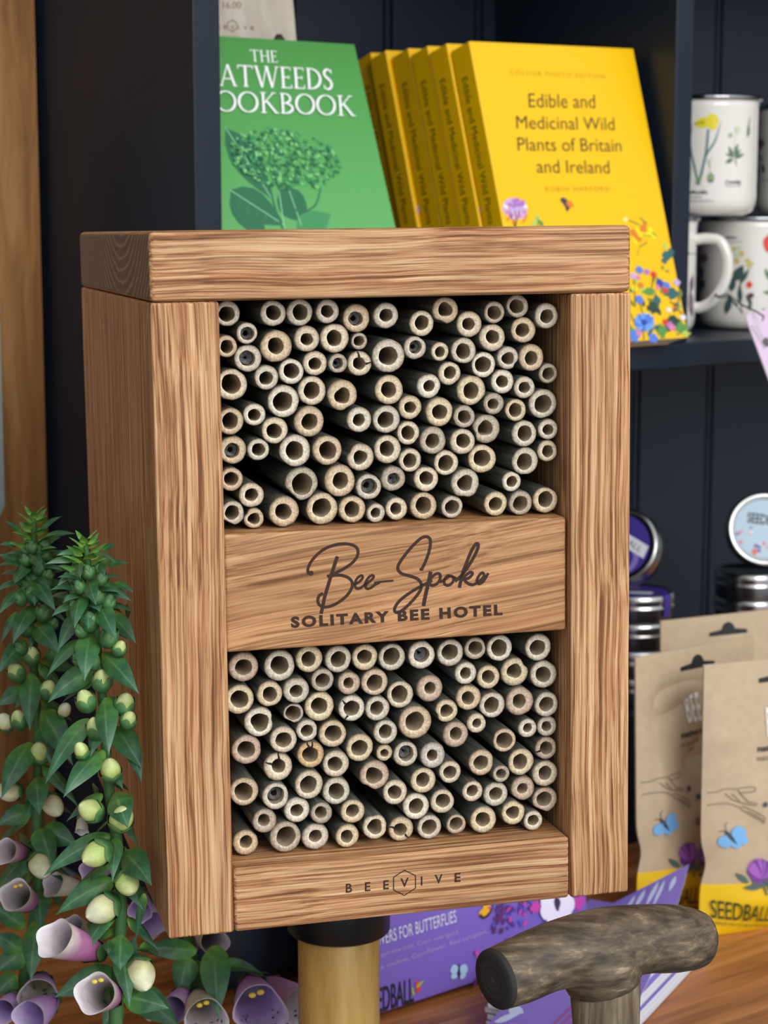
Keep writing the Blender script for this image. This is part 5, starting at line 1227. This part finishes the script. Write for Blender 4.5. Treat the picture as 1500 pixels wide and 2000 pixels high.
def add_bell(parent, mouth, foot, rm, rb, out_m, in_m, spots=True, lip=.25, anthers=True, wav=.12, calyx=True, tilt=(0, 0, 0)):
    """open flower: a tube flaring from foot to mouth, wavy rim, pale inside with spots and yellow anthers"""
    mouth = Vector(mouth); foot = Vector(foot); ax = (mouth - foot); ln = ax.length; ax.normalize(); N = 40
    ref = Vector((0, 0, 1)) if abs(ax.z) < .9 else Vector((0, -1, 0)); a = ax.cross(ref).normalized(); b_ = ax.cross(a)     # b_ points downwards
    if b_.z > 0: a = -a; b_ = -b_
    def ring(t, s=1.0, dl=0.0):
        rr = rb + (rm - rb) * (1 - (1 - min(t, 1)) ** 1.7) if t < .82 else rb + (rm - rb) * (1 - .18 ** 1.7) + rm * .10 * ((t - .82) / .18) ** 2
        out = []
        for j in range(N):
            th = 2 * pi * j / N; k = 1 + wav * .5 * math.cos(4 * th + .6) * max(0, t - .5) * 2
            h = ln * t + rm * (lip * math.sin(th) + wav * math.cos(4 * th + .6)) * max(0, t - .6) / .4
            out.append(foot + ax * (h - dl) + (a * math.cos(th) + b_ * math.sin(th)) * rr * k * s)
        return out
    ts = [0, .06, .14, .25, .4, .55, .7, .82, .9, .96, 1.0]
    mb = MB(); mb.rings([ring(t) for t in ts], 0, True, True, False, ts)
    ti = ts[::-1]; mb.rings([ring(t, .955 if t < .99 else 1.0) for t in ti[:-1]] , 1, True, False, True, ti[:-1])
    fl = mb.build('flower', [out_m, in_m], parent)
    if calyx:
        cb = MB(); c_ = [(rb * .55, -.0035), (rb * 1.06, -.001), (rb * 1.16, ln * .10), (rb * 1.22 + (rm - rb) * .30, ln * .24)]
        cb.lathe(foot, ax, c_, 30, 0, True, False, [0, .3, .7, 1], wob=lambda u, th, R_, h: (R_ * (1 + .06 * u), h + ln * .16 * (abs(math.sin(2.5 * th)) - .5) * u ** 2)); cb.build('calyx', calm, fl)
    if anthers:
        for k in (-1, 1):
            p = foot + ax * ln * .84 - b_ * rm * (.66 - .05 * k) + a * k * rm * .17 + a * rm * .08; ab = MB()
            ab.lathe(p - a * rm * .16, a, [(.0001, 0), (rm * .10, rm * .06), (rm * .12, rm * .16), (rm * .09, rm * .27), (.0001, rm * .32)], 12); ab.build('anther', anth, fl, attrs=False)
    if spots:
        sb = MB()
        for _ in range(26):
            th = random.gauss(pi / 2, .6); t = random.uniform(.55, .97); R0 = ring(t, .945); j = th / (2 * pi) * N; p = R0[int(j) % N]; q = R0[(int(j) + 1) % N]; u = (q - p).normalized(); v_ = ax
            c = p.lerp(q, j % 1); rr = random.uniform(.0004, .0009); m_ = 7
            inw = (foot + ax * (c - foot).dot(ax) - c).normalized()
            c = c + inw * .0004
            sb.add([c] + [c + (u * math.cos(2 * pi * i / m_) + v_ * math.sin(2 * pi * i / m_)) * rr for i in range(m_)], [(0, 1 + i, 1 + (i + 1) % m_) for i in range(m_)])
        sb.build('spots', spotm, fl, attrs=False)
    return fl
def clearpt(px, py, Y, m=.004):
    # nearest spot on this sight line that stays clear of the box's left side
    while Y > .60:
        p = at(px, py, Y); q = p - TB
        if q.dot(bx) < -.1 - m or q.dot(by) < -m or q.dot(bz) < -HB - m: return p
        Y -= .003
    return at(px, py, Y)
def Zp(x, y): return (x * .25, 980 + y * .25)
def Z2(x, y): return (x * .25, 1450 + y * .25)
def Z3(x, y): return (x * .42667, 1680 + y * .42667)
PLAN = ZC - 0.425
def foxglove(name, label, stem_px, Ys, r0, r1):
    pts = [at(x, y, Ys + dy) for x, y, dy in stem_px]; end = pts[-1].copy(); end.z = PLAN + .002
    root = empty(name, (end.x, end.y, PLAN + .001)); tag(root, label, 'foxglove', None)
    sp_ = [Vector(p) for p in spline([tuple(p) for p in pts + [end]], 6)]; mb = MB(); k = len(sp_)
    mb.tube(sp_, [r0 + (r1 - r0) * (i / (k - 1)) ** .7 for i in range(k)], 14); mb.build('stem', stemm, root, attrs=False)
    return root, sp_
def crown(root, top, n_, l0, l1, drop, rs):
    """young leaves whorled round the growing tip, long pointed ends curling outwards"""
    rnd = random.Random(rs)
    for i in range(n_):
        f = i / (n_ - 1); az = i * 2.39996 + rnd.uniform(-.2, .2); d = Vector((math.cos(az), math.sin(az), 0)); P = top - EZ * drop * f; l = l0 + (l1 - l0) * f ** .7
        rb_ = .0006 + .0036 * f; up = 1.0 - 1.25 * f
        A = P + d * rb_; B = A + d * l * (.62 + .25 * f) + EZ * l * (up * .62 - .1)
        add_leaf(root, A, B, (.0030 + .0075 * f ** .8), EZ * l * (.10 + .22 * f) + d * l * (.06 - .10 * (1 - f)), EZ * (1 - .4 * f) - d * (.9 - 1.3 * f), tipleaf if f < .5 else leafm, curl=.45)
        if f > .35:
            az2 = az + .4; d2 = Vector((math.cos(az2), math.sin(az2), 0)); r_ = .0022 + .0022 * f
            add_bud(root, P + d2 * (.0036 + .0030 * f) - EZ * .002, d2 * .6 + EZ * .7, r_, r_ * 2.1, 'g')
def hanging(root, sp, n_, z0, z1, l0, l1, rs):
    """drooping stalk leaves all round the stem between two heights"""
    rnd = random.Random(rs)
    for i in range(n_):
        f = (i + .5) / n_; z = z0 + (z1 - z0) * f; p = min(sp, key=lambda q: abs(q.z - z)); az = i * 2.39996 + rnd.uniform(-.3, .3)
        d = Vector((math.cos(az), math.sin(az), 0)); l = (l0 + (l1 - l0) * f) * rnd.uniform(.85, 1.15); A = Vector((p.x, p.y, z)) + d * .003
        B = A + d * l * rnd.uniform(.55, .8) - EZ * l * rnd.uniform(.35, .75)
        for q in (A, B):
            k = (q - TB)
            if k.dot(by) > -.004 and k.dot(bz) > -HB - .004 and k.dot(bx) > -.107: q -= bx * (k.dot(bx) + .107)
        add_leaf(root, A, B, l * rnd.uniform(.30, .40), EZ * l * .16 + d * l * .02, EZ * .6 + d * .7 + Vector((0, -.4, 0)), curl=rnd.uniform(.2, .45))
def leaves(root, Z, lst, Ys, fr):
    for ax_, ay, bx_, by_, w, kind in lst:
        s = {'f': -.020, 's': -.004, 'b': .014}[kind]
        A = clearpt(*Z(ax_, ay), Ys - (.006 if kind == 'f' else 0), .006); B = clearpt(*Z(bx_, by_), Ys + s * 1.3, .006); l = (B - A).length; wm = w * fr * pxm(A) * 1.08
        out = (B - A).normalized(); bul = EZ * l * .14 + Vector((0, -1, 0)) * l * (.22 if kind == 'f' else .10) + Vector((out.x if out.x < 0 else 0, 0, 0)) * l * .05
        face = Vector((random.uniform(-.25, .25), -1, random.uniform(.15, .7)))
        add_leaf(root, A, B, wm, bul, face, curl=random.uniform(.12, .4))
def buds(root, Z, lst, Ys, fr):
    for x, y, r, kind, dx, dy in lst:
        P = clearpt(*Z(x, y), Ys - .012 + random.uniform(-.004, .004), r * fr * Ys / FPX + .003); rr = r * fr * pxm(P) * (.92 if kind != 'g' else .95); kind = 'q' if kind == 'o' and Z is Zp and y < 1800 else kind
        ax_ = RT * dx + UP * -dy + Vector((0, -.55, 0)); add_bud(root, P, ax_, rr, rr * 2.5, kind)
random.seed(12)
# --- left plant
Y1 = .93
r1, sp1 = foxglove('foxglove', 'tall foxglove spike at the far left, green buds above pink and cream bells', [(67, 1020, 0), (66, 1150, 0), (66, 1300, 0), (74, 1450, 0), (72, 1600, 0), (73, 1750, 0), (52, 1880, .004), (40, 2010, .01)], Y1, .0012, .0036)
crown(r1, sp1[0] + EZ * .004, 38, .008, .022, .036, 1)
hanging(r1, sp1, 24, sp1[0].z - .034, sp1[0].z - .185, .016, .032, 5)
leaves(r1, Zp, [(300, 230, 480, 115, 45, 's'), (170, 250, 40, 150, 40, 's'), (350, 270, 590, 250, 50, 's'), (140, 340, 0, 335, 45, 's'), (160, 480, -10, 415, 70, 's'), (230, 400, 345, 535, 90, 'f'), (220, 510, 110, 645, 110, 'f'), (250, 590, 440, 860, 130, 'f'), (200, 660, -10, 880, 110, 'f'), (130, 860, 5, 1110, 70, 's'), (270, 800, 100, 1110, 150, 'f'), (270, 950, 470, 1190, 160, 'f'), (210, 1090, -10, 1340, 130, 'f'), (250, 1340, 235, 1790, 160, 'f'), (190, 1470, -20, 1600, 130, 's'), (330, 1620, 570, 2060, 200, 'f'), (330, 430, 580, 440, 90, 'b'), (340, 700, 560, 830, 160, 'b'), (240, 1880, 10, 2320, 190, 'f'), (330, 1250, 620, 1330, 120, 'b'), (330, 1850, 480, 1900, 120, 'b')], Y1, .25)
leaves(r1, Z2, [(240, 540, -20, 650, 150, 's'), (290, 270, 310, 570, 170, 'f'), (330, 690, 610, 810, 180, 's'), (230, 1000, -40, 1180, 190, 's'), (190, 1450, -60, 1280, 150, 's'), (300, 1370, 240, 1870, 190, 'f'), (200, 1640, -30, 1800, 190, 's'), (180, 1640, -40, 1500, 150, 's'), (350, 1100, 480, 1300, 130, 'b'), (130, 1820, -40, 1990, 160, 's'), (240, 900, 150, 700, 90, 'b')], Y1, .25)
buds(r1, Zp, [(250, 350, 45, 'g', 0, -1), (200, 450, 45, 'g', -.3, -1), (300, 520, 50, 'g', .2, -1), (375, 570, 45, 'g', .5, -1), (245, 715, 62, 'g', 0, -1), (150, 760, 52, 'g', -.5, -1), (340, 860, 66, 'g', .2, -1), (205, 985, 60, 'g', -.2, -1), (415, 950, 45, 'g', .5, -1), (250, 1200, 72, 'o', .1, -1), (125, 1330, 76, 'o', -.4, -1), (375, 1465, 76, 'o', .4, -1), (505, 1625, 60, 'p', .5, -.9), (40, 1720, 72, 'p', -.3, -1), (150, 1700, 76, 'o', -.2, -1), (310, 1960, 88, 'o', 0, -1), (420, 1180, 55, 'g', .3, -1), (160, 1140, 50, 'g', -.5, -.8)], Y1, .25)
buds(r1, Z2, [(80, 390, 85, 'p', -.7, .1), (415, 495, 95, 'p', .6, .5), (320, 965, 108, 'p', .3, .4), (20, 370, 60, 'o', -.8, 0)], Y1, .25)
def bell(root, Z, mx, my, fx, fy, rmp, rbp, Y, fr, om, im, dm=-.022, df=.0, **k):
    M_ = clearpt(*Z(mx, my), Y + dm, .009); F_ = clearpt(*Z(fx, fy), Y + df, .009); return add_bell(root, M_, F_, rmp * fr * pxm(M_), rbp * fr * pxm(F_), om, im, **k)
bell(r1, Z2, 30, 850, 200, 860, 95, 45, Y1, .25, pinkbell, innerw, spots=False, anthers=False)
bell(r1, Z2, 115, 1190, 270, 1260, 120, 50, Y1, .25, pinkbell, innerw, dm=-.028, spots=False)
bell(r1, Z2, 410, 1110, 640, 1130, 92, 45, Y1 + .01, .25, paleb, innerw, dm=-.016, spots=False, anthers=False)
bell(r1, Z2, 300, 2010, 330, 1850, 150, 60, Y1, .25, purbell, innerw, dm=-.02, anthers=False)
bell(r1, Z3, 130, 730, 250, 640, 80, 30, Y1 - .02, .42667, purbell, innerp, dm=-.02, spots=False, anthers=False)
bell(r1, Z3, 10, 700, 70, 620, 55, 25, Y1 - .01, .42667, purbell, innerp, dm=-.02, spots=False, anthers=False)
# --- right plant, beside the box
Y2 = .80
r2, sp2 = foxglove('foxglove', 'foxglove spike touching the left side of the oak box, fresh green tip and round buds', [(168, 1066, 0), (178, 1150, 0), (190, 1260, 0), (203, 1400, 0), (212, 1530, 0), (228, 1640, 0), (236, 1760, 0), (232, 1880, 0), (226, 2010, 0)], Y2, .0010, .0032)
crown(r2, sp2[0] + EZ * .003, 38, .007, .019, .030, 2)
hanging(r2, sp2, 24, sp2[0].z - .030, sp2[0].z - .175, .014, .028, 6)
leaves(r2, Zp, [(600, 390, 440, 420, 45, 's'), (800, 380, 905, 335, 45, 's'), (740, 400, 905, 475, 55, 'f'), (590, 450, 350, 490, 55, 's'), (820, 490, 1010, 480, 50, 's'), (600, 530, 440, 670, 65, 's'), (590, 610, 540, 770, 50, 's'), (620, 480, 630, 600, 70, 'f'), (780, 480, 825, 590, 70, 'f'), (690, 600, 750, 810, 120, 'f'), (770, 650, 1035, 780, 100, 's'), (900, 630, 1045, 710, 60, 's'), (640, 720, 580, 990, 130, 'f'), (620, 870, 450, 1175, 120, 's'), (770, 800, 905, 1075, 150, 'f'), (870, 890, 1065, 1110, 130, 's'), (710, 1030, 660, 1400, 175, 'f'), (620, 1080, 365, 1370, 100, 's'), (800, 1180, 1085, 1500, 170, 'f'), (730, 1310, 375, 1570, 170, 's'), (820, 1530, 850, 1980, 175, 'f'), (900, 1760, 1105, 2080, 190, 's'), (700, 1700, 350, 2210, 150, 's'), (1000, 820, 990, 950, 60, 'b'), (850, 1330, 960, 1420, 110, 'b')], Y2, .25)
leaves(r2, Z2, [(810, 60, 495, 430, 170, 'f'), (1010, -20, 1105, 310, 120, 's'), (900, 390, 1000, 670, 200, 'f'), (870, 730, 340, 1045, 150, 's'), (960, 860, 1185, 1120, 210, 's'), (890, 1080, 435, 1350, 180, 's'), (1130, 1180, 1060, 1560, 70, 's'), (950, 1500, 940, 1780, 200, 'f'), (930, 1830, 430, 1990, 230, 's'), (960, 1990, 1320, 2080, 200, 's'), (740, 330, 760, 460, 60, 'b'), (840, 320, 1010, 380, 80, 'b'), (1090, 1600, 1250, 1690, 110, 'b'), (850, 1540, 850, 1650, 80, 'f'), (680, 1440, 860, 1500, 90, 'b')], Y2, .25)
buds(r2, Zp, [(690, 545, 52, 'g', -.2, -1), (785, 595, 55, 'g', .3, -1), (620, 660, 50, 'g', -.4, -1), (760, 740, 52, 'g', .1, -1), (850, 780, 60, 'g', .4, -1), (700, 930, 72, 'g', -.1, -1), (630, 1000, 52, 'g', -.5, -1), (855, 1050, 78, 'g', .3, -1), (935, 1140, 60, 'o', .5, -1), (620, 1230, 60, 'g', -.5, -.6), (720, 1240, 60, 'g', 0, -1), (797, 1390, 86, 'o', .1, -1), (668, 1550, 86, 'o', -.3, -1), (975, 1575, 88, 'o', .3, -1), (750, 1765, 88, 'o', -.2, -1), (1005, 1700, 70, 'o', .4, -.9), (635, 1940, 66, 'o', -.4, -1), (580, 800, 45, 'g', -.5, -1)], Y2, .25)
buds(r2, Z2, [(862, 210, 92, 'o', 0, -1), (705, 530, 100, 'o', -.6, -.5), (950, 590, 110, 'o', .3, -.7), (752, 872, 118, 'o', -.6, .2), (995, 1105, 106, 'o', .3, .2), (795, 1305, 128, 'p', -.7, .2), (1100, 1815, 132, 'p', .3, .5)], Y2, .25)
bell(r2, Z2, 420, 1530, 770, 1640, 145, 75, Y2, .25, pinkbell, innerw, dm=-.026, spots=False, anthers=False, lip=.3)
bell(r2, Z2, 740, 1960, 900, 1990, 150, 60, Y2, .25, pinkbell, innerw, dm=-.03, spots=False)
bell(r2, Z2, 560, 1430, 720, 1480, 80, 40, Y2 + .03, .25, paleb, innerw, dm=-.016, anthers=False)
bell(r2, Z2, 640, 700, 640, 560, 50, 26, Y2 + .02, .25, paleb, innerw, dm=-.004, spots=False, anthers=False)
bell(r2, Z2, 690, 1010, 880, 960, 90, 45, Y2 + .06, .25, purbell, innerp, dm=-.012, spots=False, anthers=False, calyx=False)
bell(r2, Z2, 1090, 1330, 1120, 1180, 90, 36, Y2 + .07, .25, purbell, innerp, dm=-.012, spots=False, anthers=False)
# --- plant behind and below the box
Y3 = .955
r3, sp3 = foxglove('foxglove', 'low foxglove under the oak box with large open purple bells by the bamboo pole', [(360, 1790, .05), (372, 1860, .03), (385, 1940, .01), (392, 2010, 0)], Y3, .0025, .004)
leaves(r3, Z3, [(980, 390, 1000, 720, 130, 'f'), (900, 420, 640, 410, 90, 's'), (870, 470, 920, 700, 120, 'b'), (600, 590, 830, 770, 130, 'f'), (560, 560, 620, 350, 110, 's'), (860, 650, 810, 720, 80, 's'), (1010, 480, 1200, 520, 60, 'b'), (860, 440, 820, 640, 110, 's'), (560, 660, 470, 760, 100, 's')], Y3, .42667)
bell(r3, Z3, 985, 375, 900, 330, 62, 36, Y3 + .03, .42667, paleb, innerw, dm=-.006, df=.03, spots=False, anthers=False, calyx=False)
bell(r3, Z3, 1190, 700, 1140, 560, 112, 48, Y3, .42667, purbell, innerp, dm=-.030, lip=.45, wav=.2)
bell(r3, Z3, 1395, 690, 1190, 560, 95, 48, Y3 + .022, .42667, purbell, innerw, dm=-.012, df=.02, lip=.35, anthers=False)
bell(r3, Z3, 945, 735, 900, 620, 92, 40, Y3, .42667, paleb, innerw, dm=-.034)
bell(r3, Z3, 790, 690, 850, 600, 62, 36, Y3, .42667, purbell, innerp, dm=-.02, spots=False, anthers=False)
bell(r3, Z3, 700, 300, 660, 200, 70, 34, Y3 + .06, .42667, purbell, innerp, dm=-.012, spots=False, anthers=False)
bell(r3, Z3, 840, 390, 860, 320, 60, 34, Y3 + .05, .42667, purbell, innerp, dm=-.012, spots=False, anthers=False)
bell(r3, Z3, 840, 480, 830, 430, 42, 24, Y3 + .05, .42667, purbell, innerp, dm=-.01, spots=False, anthers=False)
bell(r3, Z3, 690, 700, 690, 600, 40, 24, Y3 + .02, .42667, paleb, innerw, dm=-.01, spots=False, anthers=False)
# low dark trough the plants stand in, under the bottom edge of the picture
tro = MB(); t0 = Vector((-.225, .755, ZK + .0004)); tdx = Vector((.19, .095, 0)); tdn = Vector((-tdx.y, tdx.x, 0)).normalized()
trough = bevbox('plant_trough', t0, tdx, tdn * .15, EZ * (PLAN - ZK - .0006), .002, capm, None); tag(trough, 'low dark trough holding the foxgloves at the bottom left', 'trough')
